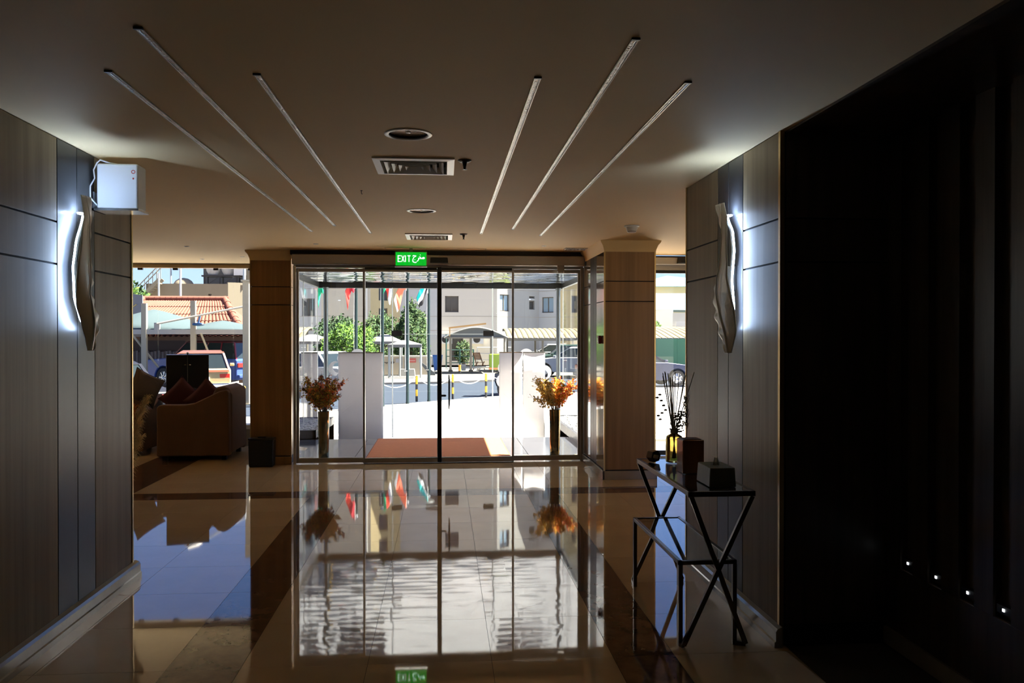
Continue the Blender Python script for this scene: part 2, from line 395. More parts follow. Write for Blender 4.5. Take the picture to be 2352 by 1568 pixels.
MB().box(-.045, .045, -.015, .02, .02, .10).build('cover', ALU, t, bevel=.004); MB().box(-.035, .035, -.02, .02, 0, .02).build('lip', ALUB, t)
# side door on the right
d2 = sthing('door_2', 'side glass entrance door past the right column', 'door', (0, 11.1, 0))
MB().box(2.42, 4.6, -.16, .02, 2.60, 2.70).build('header_box', ALU, d2, bevel=.01)
MB().box(2.42, 4.6, -.06, .02, 2.53, 2.60).build('transom_rail', ALU, d2)
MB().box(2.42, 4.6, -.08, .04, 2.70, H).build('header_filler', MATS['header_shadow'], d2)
for x0, x1 in ((2.42, 3.55), (3.55, 4.6)):
    p = MB().box(x0, x0 + .03, -.02, .02, .01, 2.52).box(x1 - .03, x1, -.02, .02, .01, 2.52).box(x0, x1, -.02, .02, .01, .07).box(x0, x1, -.02, .02, 2.49, 2.53).build('door_leaf', BLACKPL, d2)
    pane('pane', p, x0 + .02, x1 - .02, -.004, .004, .06, 2.5)
t = thing('door_sensor', 'black motion sensor on the side door header', 'sensor', (3.33, 10.94, 2.61))
MB().prism([(-.20, 0), (.20, 0), (.19, .075), (-.19, .075)], -.05, 0, 'y').build('housing', BLACKPL, t, bevel=.006)
MB().box(-.16, .16, -.052, -.05, .01, .03).build('lens', BLACKRB, t)

# ================================================================== LOUNGE WINDOW
w1 = sthing('window_1', 'frameless floor to ceiling lounge window facing the street', 'window', (0, 12.83, 0))
MB().box(-7.25, -2.47, -.08, .05, 2.655, H).build('window_head', M('tan_head_trim', (.42, .30, .16), .5), w1)
MB().box(-7.25, -2.47, -.14, .14, .235, .30).build('window_sill', WHITE, w1, bevel=.005)
for x0, x1 in ((-7.24, -5.72), (-5.70, -4.285), (-4.275, -3.18), (-3.17, -2.465)):
    q = pane('pane', w1, x0, x1, -.006, .006, .29, 2.66)
    for xx in ((x0 + .25), (x1 - .25)):
        MB().box(xx - .035, xx + .035, -.02, .02, 2.625, 2.66).build('clamp', BLACKPL, q)

# ================================================================== PORCH (glass vestibule)
pf = struct('floor_porch', MB().box(-2.62, 2.6, 10.78, 13.36, G, -.012).box(2.6, 5.2, 10.9, 11.7, G, -.02), STONE, 'grey stone porch platform outside the sliding door', 'floor')
pm = MB().box(-.5865, .5865, -.2985, .2985, -.02, 0).mesh('stone_slab', STONE)
for i in range(4):
    for j in range(4): inst('stone_slab', pm, pf, (-2.02 + 1.18 * i + .23, 11.06 + .6 * j + .06, 0), (random.uniform(-1, 1) * .0008, random.uniform(-1, 1) * .0008, 0))
t = thing('door_mat', 'terracotta doormat laid on the grey porch stone', 'mat', (-.07, 12.19, 0))
MB().box(-.96, .96, -1.01, 1.03, 0, .012).build('pile', MATR, t, bevel=.003)
MB().box(-.975, .975, -1.025, 1.045, 0, .006).build('rubber_edge', M('mat_edge', (.35, .1, .05), .8), t)
# mirrored ceiling of the porch
pc = struct('ceiling_porch', MB().box(-2.40, 2.32, 10.9, 16.2, 2.64, 2.70), BLACKPL, 'mirror polished metal panel ceiling of the porch', 'ceiling')
nY = 22; dy = (16.1 - 10.95) / nY; dx = (2.30 + 2.38) / 4
for i in range(4):
    for j in range(nY):
        a1, a2, ph1, ph2 = random.uniform(.0015, .004), random.uniform(.0008, .0026), random.uniform(0, 6.28), random.uniform(0, 6.28)
        def fn(u, v, a1=a1, a2=a2, ph1=ph1, ph2=ph2):
            z = -a1 * (1 - (2*v - 1)**2) + a2 * math.sin(u * 9 + ph1) * math.sin(v * 4 + ph2) + .0008 * math.sin(u * 21 + ph2)
            return ((u - .5) * (dx - .004), (v - .5) * (dy - .003), z)
        MB().grid(fn, 18, 6).build('mirror_panel', CHROME, pc, (-2.38 + dx * (i + .5), 10.95 + dy * (j + .5), 2.632), smooth=80)
        C.objects[-1].rotation_euler = (random.uniform(-1, 1) * .006, random.uniform(-1, 1) * .003, 0)
DKFR = M('dark_steel_frame', (.03, .033, .036), .35, .6)
struct('trim_2', MB().box(-2.42, 2.34, 16.1, 16.2, 2.555, 2.70).box(2.30, 2.36, 10.95, 16.2, 2.565, 2.70).box(-2.44, -2.38, 12.95, 16.2, 2.565, 2.70), DKFR, 'dark steel edge beam round the porch canopy', 'trim')
STEEL = M('satin_steel', (.16, .18, .19), .3, .8)
for x, lab in ((-2.25, 'round steel canopy post beside the white car'), (2.23, 'round steel canopy post on the pebble planter side')):
    t = thing('canopy_post', lab, 'post', (x, 16.05, G), 0, 'canopy posts')
    MB().cyl((0, 0), .042, 0, 2.92, 16).build('shaft', STEEL, t, smooth=True); MB().cyl((0, 0), .07, 0, .02, 16).build('base_plate', STEEL, t, smooth=True)
    MB().cyl((0, 0), .055, 2.88, 2.925, 16).build('collar', STEEL, t, smooth=True)
# outer glass screens
w2 = sthing('window_2', 'frameless glass front screens of the porch', 'window', (0, 16.1, 0))
for x0, x1 in ((-2.37, -.99), (.95, 2.30)): pane('pane', w2, x0, x1, -.005, .005, G + .03, 2.56, GLASSO)
for x0, x1 in ((-.985, -.06), (-.05, .945)):
    lf = pane('glass_leaf', w2, x0, x1, -.005, .005, G + .03, 1.67, GLASSO)
    xe = x0 if x0 < -.5 else x1
    MB().box(min(xe, xe + (.16 if xe < 0 else -.16)) - .02, max(xe, xe + (.16 if xe < 0 else -.16)) + .02, -.018, .018, 1.63, 1.735).build('patch_fitting', BLACKPL, lf)
EDGE = M('polished_glass_edge', (.80, .88, .88), .2, spec=.8)
for x in (-.988, .947): MB().box(x - .012, x + .012, -.006, .006, G + .03, 2.56).build('glass_edge', EDGE, w2)
for x0, x1 in ((-.80, -.06), (-.05, .76)): MB().box(x0, x1, -.0065, .0065, 1.664, 1.674).build('glass_edge', EDGE, w2)
w3 = sthing('window_3', 'frameless glass side screens of the porch', 'window')
for x, y0, y1 in ((-2.41, 12.96, 14.5), (-2.41, 14.52, 16.1), (2.33, 11.12, 13.5), (2.33, 13.52, 16.1)):
    q = MB().box(x - .005, x + .005, y0, y1, .0, 2.57).build('pane', GLASSO, w3)
    MB().box(x - .007, x + .007, y1 - .015, y1, .0, 2.57).build('glass_edge', EDGE, q)
# planters
PLAN = M('dark_planter_stone', (.10, .10, .115), .3, noise=(3, .4)); PEB = M('white_pebbles', (.48, .475, .46), .6); PEBD = M('grey_pebbles', (.28, .28, .3), .6)
for x0, x1, y0, lab in ((2.02, 2.72, 11.9, 'dark stone planter box filled with white pebbles along the right porch glass'), (-2.74, -2.04, 13.4, 'dark stone planter box filled with white pebbles along the left porch glass')):
    t = thing('pebble_planter', lab, 'planter', ((x0 + x1) / 2, (y0 + 15.6) / 2, G), 0, 'porch planters')
    hx, hy, ht = (x1 - x0) / 2, (15.6 - y0) / 2, .49 
    MB().box(-hx, -hx + .05, -hy, hy, 0, ht).box(hx - .05, hx, -hy, hy, 0, ht).box(-hx, hx, -hy, -hy + .05, 0, ht).box(-hx, hx, hy - .05, hy, 0, ht).box(-hx, hx, -hy, hy, 0, .36).build('trough', PLAN, t)
    mb = MB()
    for k in range(420):
        mb.cur = 1 if random.random() < .16 else 0
        px, py = random.uniform(-hx + .07, hx - .07), random.uniform(-hy + .07, hy - .07)
        mb.ball((px, py, .445 + random.uniform(0, .03)), random.uniform(.02, .045), 6, 4, (1, random.uniform(.7, 1.2), .7))
    o = mb.build('pebbles', [PEB, PEBD], t, smooth=True); o['kind'] = 'stuff'
    MB().box(-hx + .05, hx - .05, -hy + .05, hy - .05, .36, .45).build('gravel_bed', PEB, t)
# white screens and emblem
FAB = M('white_screen_fabric', (.84, .81, .825), .7, noise=(1.0, .4), streak=(2, 2, .1), col2=(.72, .69, .705))
def screen(x0, x1, lab, y=15.72, rz=0):
    t = thing('folding_screen', lab, 'screen', ((x0 + x1) / 2, y, G), rz, 'white screens outside the porch')
    hw = (x1 - x0) / 2
    MB().grid(lambda u, v: ((u - .5) * 2 * hw, .003 * math.sin(u * 7 + x0 * 3), .03 + v * 1.64), 16, 4).build('fabric', FAB, t, smooth=80)
    s_ = C.objects[-1].modifiers.new('thick', 'SOLIDIFY'); s_.thickness = .012
    MB().box(-hw, hw, -.012, .03, 1.67, 1.69).build('top_rail', ALUB, t); MB().box(-hw, hw, -.06, .08, 0, .03).build('foot', ALUB, t)
screen(-2.66, -2.36, 'narrow white fabric screen partly outside the left porch glass')
screen(-1.975, -1.14, 'wide white fabric screen beside the left vase')
screen(1.05, 1.49, 'white fabric screen at the doormat side of the right vase')
screen(1.495, 1.915, 'white fabric screen standing behind the right vase', 15.62)
DEC = M('white_vinyl', (0.688, 0.704, 0.720), .5)
def emblem(cx, cz, lab):
    t = thing('petal_emblem', lab, 'emblem', (cx, 16.088, cz), 0, 'petal emblems on the porch glass')
    for k in range(10):
        a = 2 * PI * k / 10 + .2; poly = []
        ca, sa = math.cos(a) * .41, math.sin(a) * .41
        for i in range(13):                                   # crescent petal
            b = -.2 + 3.5 * i / 12; poly.append((.14 * math.cos(b), .14 * math.sin(b)))
        for i in range(9):
            b = 3.3 - 3.5 * i / 8; poly.append((.02 + .10 * math.cos(b), -.05 + .10 * math.sin(b)))
        c, s_ = math.cos(a - 1.2), math.sin(a - 1.2)
        MB().prism([(ca + x * c - y * s_, sa + x * s_ + y * c) for x, y in poly], -.003, .003, 'y').build('petal', DEC, t)
emblem(-1.70, .84, 'round white petal emblem on the glass behind the wide left screen')
emblem(1.56, .84, 'round white petal emblem on the glass behind the right screens')

# ================================================================== GROUND OUTSIDE
struct('ground', MB().box(-160, 160, 13.0, 220, G - .3, G - .12).box(-160, 160, -60, 13.0, G - .3, G - .12), SAND, 'pale dusty ground around the street', 'ground')
pv = struct('pavement', MB().prism([(-30, 13.05), (40, 13.05), (40, 50), (20, 41), (4.2, 28.4), (1.4, 26.9), (-4.9, 20.6), (-12, 15.0), (-30, 14)], G - .12, G - .012, 'z')
            .box(2.4, 40, 11.2, 13.05, G - .12, G - .012), PAVERJ, 'sunlit pale paved forecourt in front of the entrance', 'pavement')
pm = MB().box(-.2475, .2475, -.1975, .1975, -.03, 0).mesh('paver', PAVER)
cnt = 0
for j in range(29):
    y = 13.62 + j * .4
    for i in range(9):
        x = -1.95 + i * .5 + (.25 if j % 2 else 0)
        lim = 26.9 + (x - 1.4) * .98 if x < 1.4 else 26.9 + (x - 1.4) * .53
        if y + .25 > lim: continue
        inst('paver', pm, pv, (x, y, G + random.uniform(-.002, .002)), (random.uniform(-1, 1) * .002, random.uniform(-1, 1) * .002, 0)); cnt += 1
mb = MB()
for j in range(24):
    for i in range(60):
        x, y = 2.8 + i * .5 + (.25 if j % 2 else 0), 12.0 + j * .4
        if y < 15.9 and x < 3.05: continue
        mb.box(x - .2475, x + .2475, y - .1975, y + .1975, G - .03, G)
o = mb.build('far_pavers', PAVER, pv); o['kind'] = 'stuff'
rd = struct('road', MB().prism([(-60, 14), (-30, 14), (-12, 15.1), (-4.9, 20.75), (1.4, 27.05), (4.2, 28.55), (20, 41.2), (60, 60), (60, 66), (20, 41.6), (6, 39.3), (0, 35.5), (-4, 34.6), (-7, 31), (-60, 26)], G - .12, G - .05, 'z'),
            ASPH, 'blue grey asphalt street past the bollards', 'road')
struct('kerb', MB().prism([(-30, 13.85), (-12, 14.85), (-4.9, 20.5), (1.4, 26.8), (4.2, 28.3), (20, 40.9), (20, 41.2), (4.2, 28.55), (1.4, 27.05), (-4.9, 20.75), (-12, 15.1), (-30, 14.1)], G - .12, G + .005, 'z'), KERB, 'concrete kerb between forecourt and street', 'kerb')
struct('far_pavement', MB().prism([(-7, 31), (-4, 34.6), (0, 35.5), (6, 39.3), (20, 41.6), (60, 66), (60, 70), (20, 45), (6, 42), (0, 39), (-5, 38), (-8, 33)], G - .12, G + .03, 'z'), M('far_paving', (.13, .125, .13), .9, noise=(2, .4)), 'grey pavement on the far side of the street', 'pavement')

# ================================================================== CEILING FIXTURES
CHAN = M('foil_channel', (.24, .23, .22), .25, 1.0, bump=.5, bscale=60)
LOUV = M('diffuser_enamel', (.88, .87, .85), .35)
strips = [(-1.067, 3.01, 8.22, 'middle'), (-1.362, 3.51, 8.68, 'outer'), (-.768, 3.5, 8.78, 'inner'), (.392, 3.45, 8.72, 'inner'), (.695, 2.97, 8.34, 'middle'), (1.036, 3.46, 8.85, 'outer')]
for x, y0, y1, pos in strips:
    side = 'lounge' if x < 0 else 'console table'
    t = thing('linear_ceiling_light', f'unlit thin metal linear light, {pos} one of three on the {side} side', 'ceiling light', (x, (y0 + y1) / 2, H), 0, 'linear lights in the ceiling')
    L = (y1 - y0) / 2
    MB().box(-.014, -.010, -L, L, -.006, 0).box(.010, .014, -L, L, -.006, 0).box(-.01, .01, -L, L, -.0015, 0).build('channel', ALU, t)
    MB().grid(lambda u, v: ((u - .5) * .02, (v - .5) * 2 * L, -.003 - .0025 * math.sin(u * PI) + .0007 * math.sin(v * 60 + x * 9)), 4, 90).build('diffuser', CHAN, t, smooth=80)
    MB().box(-.016, .016, -L - .012, -L, -.008, 0).build('end_cap', BLACKPL, t); MB().box(-.016, .016, L, L + .012, -.008, 0).build('end_cap', ALUB, t)
REFL = M('downlight_reflector', (.75, .75, .76), .2, 1.0); LENS = M('prismatic_lens', (.85, .86, .87), .22, .8, bump=.6, bscale=120)
for (x, y, r), lab in zip(DL, ('round recessed downlight nearer the linear light ends, before the big diffuser', 'round recessed downlight between the two square air diffusers')):
    t = thing('recessed_downlight', lab, 'ceiling light', (x, y, H), 0, 'recessed downlights')
    MB().lathe([(r - .002, .0), (r, -.004), (r + .008, -.007), (r + .022, -.004), (r + .024, 0)], 36).build('trim_ring', LOUV, t, smooth=True)
    deep = .012 if y < 5 else .005
    MB().lathe([(r - .001, 0), (r - .004, deep), (r - .006, deep + .05)], 36).build('reflector', M('dark_baffle', (.03, .027, .022), .4), t, smooth=True)
    MB().lathe([(r - .004, deep), (.08, deep + .004), (.03, deep + .006), (.001, deep + .006)], 36).build('lens', LENS, t, smooth=True)
    MB().lathe([(.016, deep + .001), (.012, deep - .006), (.001, deep - .008)], 16).build('lamp_tip', REFL, t, smooth=True)
for (x, y, r), lab in zip(VN, ('large square louvred air diffuser beside the sprinkler', 'square louvred air diffuser above the exit sign')):
    t = thing('air_diffuser', lab, 'air vent', (x, y, H), 0, 'square air diffusers')
    a, b = r, r - .045
    vs = [(sx * q, sy * q, z) for q, z in ((a, 0), (a, -.01), (b, -.014), (b - .012, .03)) for sx, sy in ((-1, -1), (1, -1), (1, 1), (-1, 1))]
    MB().add(vs, [(4*i + j, 4*i + (j+1) % 4, 4*i + 4 + (j+1) % 4, 4*i + 4 + j) for i in range(3) for j in range(4)]).build('frame', LOUV, t)
    for k in range(4):
        q0, q1 = b - .022 - .042 * k, b - .062 - .042 * k
        vs = [(sx * q, sy * q, z) for q, z in ((q0, -.016), (max(q1 + .012, .01), .014)) for sx, sy in ((-1, -1), (1, -1), (1, 1), (-1, 1))]
        o = MB().add(vs, [(j, (j+1) % 4, 4 + (j+1) % 4, 4 + j) for j in range(4)]).build('louvre_ring', LOUV, t)
        m_ = o.modifiers.new('thick', 'SOLIDIFY'); m_.thickness = .004
    MB().box(-b, b, -b, b, .03, .035).build('plenum_plate', GROOVE, t)
SPR = M('sprinkler_bronze', (.06, .05, .04), .4, .7)
for x, y, lab in ((.128, 5.115, 'pendent sprinkler head beside the large air diffuser'), (.21, 8.81, 'pendent sprinkler head near the exit sign')):
    t = thing('sprinkler_head', lab, 'sprinkler', (x, y, H), 0, 'sprinkler heads')
    MB().lathe([(.001, -.012), (.03, -.012), (.042, -.004), (.042, 0)], 20).build('escutcheon', SPR, t, smooth=True)
    MB().lathe([(.016, -.01), (.012, -.025), (.006, -.035), (.005, -.055), (.001, -.055)], 12).build('body', SPR, t, smooth=True)
    MB().bar((-.011, 0, -.025), (-.004, 0, -.056), .003).bar((.011, 0, -.025), (.004, 0, -.056), .003).build('frame_arm', SPR, t)
    mb = MB().cyl((0, 0), .008, -.058, -.055, 12)
    for k in range(8):
        a = PI * k / 4; mb.bar((.006 * math.cos(a), .006 * math.sin(a), -.0565), (.016 * math.cos(a), .016 * math.sin(a), -.0565), .004, .0015)
    mb.build('deflector', SPR, t)
t = thing('smoke_detector', 'white domed smoke detector on the ceiling beside the right column', 'detector', (1.84, 8.01, H))
MB().lathe([(.075, 0), (.075, -.012), (.06, -.016), (.05, -.05), (.046, -.058)], 24).build('base', WHITEPL, t, smooth=30)
MB().lathe([(.043, -.05), (.043, -.062)], 24).build('sensing_slot', BLACKPL, t, smooth=True)
MB().lathe([(.046, -.062), (.036, -.07), (.001, -.071)], 24).build('cap', WHITEPL, t, smooth=30)
t = thing('return_air_grille', 'small slatted air grille in the ceiling before the right column', 'air vent', (1.684, 10.2, H))
MB().box(-.19, .19, -.11, -.095, -.01, 0).box(-.19, .19, .095, .11, -.01, 0).box(-.19, -.175, -.11, .11, -.01, 0).box(.175, .19, -.11, .11, -.01, 0).build('frame', LOUV, t)
for k in range(16): MB().bar((-.165 + .022 * k, -.095, -.005), (-.165 + .022 * k, .095, -.005), .003, .008).build('slat', LOUV, t)
MB().box(-.175, .175, -.095, .095, -.001, 0).build('backing', GROOVE, t)
t = thing('ceiling_hook', 'tiny dark hook hanging from the plain ceiling', 'hook', (-.611, 6.235, H))
MB().lathe([(.008, 0), (.008, -.004), (.001, -.004)], 8).tube([(0, 0, -.003), (0, 0, -.022), (.004, 0, -.028), (.008, 0, -.024)], .0025, 6).build('hook', SPR, t)
t = thing('access_panel', 'flush plaster access panel in the ceiling over the sliding door', 'panel', (-.1, 10.25, H))
MB().box(-.62, .62, -.005, -.001, -.002, 0).box(-.62, .62, .205, .209, -.002, 0).box(-.624, -.62, -.005, .209, -.002, 0).box(.62, .624, -.005, .209, -.002, 0).build('joint', M('plaster_joint', (.3, .25, .2), .8), t)
for x, y, wh in ((-2.75, 11.6, 'beside the left column top'), (-3.4, 12.0, 'above the black cabinet'), (-4.2, 11.5, 'above the sofa end'), (-3.1, 10.3, 'in front of the armchair'), (-1.5, 9.9, 'over the left fixed door panel'), (1.2, 9.9, 'beside the small slatted grille')):
    t = thing('spot_light', f'tiny flush ceiling spot light {wh}', 'ceiling light', (x, y, H), 0, 'tiny ceiling spots')
    MB().lathe([(.03, 0), (.03, -.005), (.02, -.007), (.018, -.002)], 16).build('trim_ring', LOUV, t, smooth=True); MB().lathe([(.018, -.002), (.001, -.002)], 16).build('lens', LENS, t)

# exit sign
t = thing('exit_sign', 'green illuminated bilingual EXIT sign hanging before the door header', 'sign', (-.404, 10.30, 2.494))
GRN = M('exit_green', (0, .12, .01), .3, emit=(.0, .30, .012), estr=.36); LET = M('exit_letters', (.8, .9, .85), .4, emit=(.75, 1.0, .85), estr=.22)
MB().box(-.198, .198, .0, .035, 0, .186).build('housing', M('sign_housing', (.30, .26, .2), .5), t, bevel=.003)
MB().box(-.188, .188, -.003, .0, .012, .176).build('face', GRN, t)
MB().box(-.198, .198, -.004, .036, -.006, 0).build('base_strip', ALUB, t); MB().box(-.02, .02, .01, .025, .186, .226).build('hanger', ALU, t)
def strokes(mb, polys, ox, oz, s, wd, y0=-.0055, y1=-.003, sx=None):
    sx = sx or s
    for p in polys:
        for a, b in zip(p[:-1], p[1:]):
            ax, az, bx, bz = ox + a[0]*sx, oz + a[1]*s, ox + b[0]*sx, oz + b[1]*s
            d = Vector((bx - ax, 0, bz - az)); 
            if d.length < 1e-6: continue
            d = d.normalized() * wd * .35
            mb.bar((ax - d.x, (y0 + y1) / 2, az - d.z), (bx + d.x, (y0 + y1) / 2, bz + d.z), y1 - y0, wd, side=(-d.z, 0, d.x))
    return mb
mb = MB(); lw, lh = .030, .072
for k, pl in enumerate([[[(0,0),(0,1)], [(0,1),(1,1)], [(0,.52),(.85,.52)], [(0,0),(1,0)]], [[(0,0),(1,1)], [(0,1),(1,0)]], [[(.5,0),(.5,1)]], [[(0,1),(1,1)], [(.5,0),(.5,1)]]]):
    strokes(mb, pl, -.158 + [0, .044, .075, .118][k], .060, lh, .0125, sx=lw)
mb.build('latin_lettering', LET, t)
mb = MB()
arc = lambda cx, cz, r, a0, a1, n=8: [(cx + r * math.cos(R(a0 + (a1 - a0) * i / n)), cz + r * math.sin(R(a0 + (a1 - a0) * i / n))) for i in range(n + 1)]
ar = [[(.02, .78), (.10, .86), (.28, .80), (.22, .74), (.10, .62), (.04, .42)] + arc(.22, .24, .20, 165, 300, 9),
      [(.50, .52), (.50, .38), (.44, .24), (.36, .18)], [(.50, .52), (.62, .50), (.74, .50), (.64, .66), (.56, .70)], [(.74, .50), (.84, .48)], arc(.90, .56, .075, 0, 360, 10), [(.19, .36), (.21, .36)], [(.63, .92), (.65, .92)]]
strokes(mb, ar, .018, .046, .105, .0095, sx=.150); mb.build('arabic_lettering', LET, t)

# ================================================================== LEAF WALL LAMPS
LEAF = M('pearl_leaf_enamel', (.80, .78, .72), .3, coat=.3, bump=.15, bscale=60)
LED = M('led_strip', (1, 1, 1), .4, emit=(.54, .76, 1.15), estr=SCONCE_POWER)
ADDED_UP = M('added_up_emission', (1, 1, 1), .4, emit=(.54, .76, 1.15), estr=SCONCE_POWER * 8.0)  # emission for the added plate that brightens the ceiling
def lerp_tab(tab, t):
    if t <= tab[0][0]: return tab[0][1]
    for (a, va), (b, vb) in zip(tab[:-1], tab[1:]):
        if t <= b: k = (t - a) / (b - a); k = k * k * (3 - 2 * k) * .5 + k * .5; return va + (vb - va) * k
    return tab[-1][1]
def leaf_lamp(lab, wx, out, rows_, strip, y0):
    """rows_: (height, near edge, far edge) along the wall; strip: (along, height) of the LED ribbon on the near edge"""
    rows_ = sorted(rows_); zbot, ztop = rows_[0][0], rows_[-1][0]; hh = ztop - zbot
    near = [((r[0] - zbot) / hh, r[1]) for r in rows_]; far = [((r[0] - zbot) / hh, r[2]) for r in rows_]
    t = thing('leaf_wall_lamp', lab, 'wall lamp', (wx, y0, zbot), 0, 'leaf shaped wall lamps')
    def surf(u, v):
        yn, yf = lerp_tab(near, v), lerp_tab(far, v)
        ruff = .006 * math.sin(v * 60) * max(0, u - .65) / .35 * (1 if v < .5 else .35)
        o = .10 + .022 * math.sin((v * 2.0 + .15) * PI) * (u - .5) * 2 + .022 * math.sin(u * PI) * math.sin(v * PI)
        return (out * (o + ruff), yn + (yf - yn) * u - y0 + ruff * .6, v * hh)
    o = MB().grid(surf, 14, 60).build('leaf_shade', LEAF, t, smooth=80); m_ = o.modifiers.new('thick', 'SOLIDIFY'); m_.thickness = .005
    MB().tube([tuple(Vector(surf(.5 + .12 * math.sin(v / 30 * 5), v / 30)) + Vector((out * .005, 0, 0))) for v in range(31)], [.0025 + .003 * (1 - v / 30) for v in range(31)], 6).build('midrib', LEAF, t, smooth=True)
    st = sorted((z, y) for y, z in strip); pts = []
    for k in range(29):
        z = st[0][0] + (st[-1][0] - st[0][0]) * k / 28; pts.append(Vector((out * .038, lerp_tab(st, z) + .085 - y0, z - zbot)))
    nrm = Vector((-out * .75, -.66, 0)); wd = nrm.cross(Vector((0, 0, 1))).normalized() * .013
    MB().add([p + wd * e for p in pts for e in (-1, 1)], [(2*k, 2*k+1, 2*k+3, 2*k+2) for k in range(28)]).build('led_strip', LED, t)
    MB().add([p + wd * e * 1.15 - nrm * d for p in pts for e, d in ((-1, .002), (1, .002), (1, .012), (-1, .012))], [(4*k + a, 4*k + (a+1) % 4, 4*k + 4 + (a+1) % 4, 4*k + 4 + a) for k in range(28) for a in range(4)] + [(0, 1, 2, 3), (112, 115, 114, 113)]).build('strip_channel', LEAF, t, smooth=30)
    MB().box(min(0, out * .085), max(0, out * .085), .04, .075, hh * .42, hh * .58).build('wall_bracket', ALU, t)
    p = pts[-1]; MB().box(p.x - .014, p.x + .014, p.y - .045, p.y + .01, p.z + .004, p.z + .010).build('added_emitter_tray', LEAF, t)  # tray added only to carry the upward emitter
    MB().box(p.x - .013, p.x + .013, p.y - .043, p.y + .008, p.z + .0105, p.z + .0125).build('added_up_emitter', ADDED_UP, t)  # glowing plate added to brighten the ceiling fan above the lamp
leaf_lamp('white glowing leaf wall lamp on the pier beside the white alarm box', -2.098, 1,
          [(2.423, 4.784, 4.869), (2.319, 4.783, 4.915), (2.19, 4.716, 4.931), (2.044, 4.682, 4.936), (1.95, 4.692, 4.917), (1.88, 4.713, 4.864), (1.809, 4.734, 4.904), (1.714, 4.806, 4.939), (1.617, 4.85, 4.914), (1.555, 4.861, 4.89)],
          [(4.838, 2.326), (4.743, 2.145), (4.71, 2.022), (4.724, 1.856), (4.794, 1.738), (4.883, 1.673)], 4.85)
leaf_lamp('white glowing leaf wall lamp above the console table', 1.768, -1,
          [(2.439, 4.854, 4.958), (2.334, 4.762, 4.933), (2.228, 4.732, 4.893), (2.074, 4.716, 4.932), (1.974, 4.745, 4.988), (1.896, 4.73, 5.004), (1.768, 4.692, 4.93), (1.667, 4.677, 4.85), (1.539, 4.728, 4.773)],
          [(4.846, 2.36), (4.756, 2.257), (4.733, 2.152), (4.769, 1.976), (4.739, 1.82), (4.738, 1.718), (4.789, 1.68)], 4.86)

# white alarm box on the left pier
t = thing('alarm_box', 'white wall mounted emergency unit with loose cable beside the leaf lamp', 'device', (-2.098, 5.17, 2.39))
MB().box(.02, .26, -.012, .135, .012, .285).build('case', WHITEPL, t, bevel=.012)
MB().box(0, .27, -.03, .15, 0, .012).build('shelf_bracket', ALUB, t); MB().box(0, .012, -.03, .15, 0, .11).build('wall_plate', ALUB, t)
RED = M('red_print', (.6, .05, .03), .5)
MB().lathe([(.012, -.0135), (.008, -.0135)], 16, (.235, .235), axis='y').build('power_symbol', RED, t); MB().box(.231, .239, -.0135, -.012, .19, .2).build('indicator', RED, t)
MB().tube([(.03, -.02, .29), (.012, -.03, .24), (.018, -.03, .19), (.0, -.05, .14), (.005, -.06, .07), (.03, -.03, .03)], .004, 6).tube([(.03, -.03, .28), (.05, -.03, .30), (.09, .0, .29), (.14, .03, .285)], .004, 6).build('cable', WHITEPL, t, smooth=True)
t = thing('fire_call_point', 'small red fire alarm call point on the glossy column side', 'alarm', (1.818, 9.50, 1.545))
MB().box(-.035, 0, -.045, .045, 0, .095).build('housing', M('red_plastic', (.25, .012, .01), .35), t, bevel=.006)
MB().box(-.037, -.035, -.028, .028, .02, .07).build('glass_plate', WHITEPL, t)

# ================================================================== CONSOLE TABLE
t = thing('console_table', 'dark metal console table with crossed legs and glass shelves', 'table', (1.45, 4.83, 0))
ct = t; x0, x1, y0, y1 = -.17, .19, -.59, .60; zt = .815; b = .022
MB().box(x0, x1, y0, y0 + b, zt - b, zt + .006).box(x0, x1, y1 - b, y1, zt - b, zt + .006).box(x0, x0 + b, y0, y1, zt - b, zt + .006).box(x1 - b, x1, y0, y1, zt - b, zt + .006).build('top_frame', BRONZE, t, bevel=.002, seg=1)
MB().box(x0 + b, x1 - b, y0 + b, y1 - b, zt - .006, zt + .004).build('glass_top', SMOKE, t)
sx0, sx1, sy0, sy1, zs = -.215, .10, -.56, .50, .45
MB().box(sx0, sx1, sy0, sy0 + b, zs - b, zs).box(sx0, sx1, sy1 - b, sy1, zs - b, zs).box(sx0, sx0 + b, sy0, sy1, zs - b, zs).box(sx1 - b, sx1, sy0, sy1, zs - b, zs).build('shelf_frame', BRONZE, t, bevel=.002, seg=1)
MB().box(sx0 + b, sx1 - b, sy0 + b, sy1 - b, zs - .012, zs - .004).build('glass_shelf', SMOKE, t)
for xx in (sx0, sx1 - b):
    for yy in (sy0, sy1 - b): MB().box(xx, xx + b, yy, yy + b, 0, zs - b).build('leg', BRONZE, t)
for yy in (y0 + b / 2, y1 - b / 2):
    MB().bar((x0 + .015, yy, zt - b), (.14, yy, .012), .02, .024).build('cross_leg', BRONZE, t)
    MB().bar((x1 - .015, yy, zt - b), (sx0 + .02, yy, .012), .02, .024).build('cross_leg', BRONZE, t)
    e = -.56 if yy < 0 else .49
    MB().bar((sx0 + .011, e, .010), (sx0 + .02, yy, .010), .02, .02).build('foot_bar', BRONZE, t); MB().bar((sx1 - .011, e, .010), (.14, yy, .010), .02, .02).build('foot_bar', BRONZE, t)
ZT = .821
AMB = M('amber_glass', (.62, .50, .22), .03, trans=.95, ior=1.45); AMBD = M('copper_glass', (.55, .22, .07), .12, .55, noise=(5, .3), streak=(1, 1, .3), col2=(.16, .06, .02))
t = thing('reed_diffuser_bottle', 'amber glass reed diffuser bottle on the console', 'bottle', (1.484, 5.24, ZT))
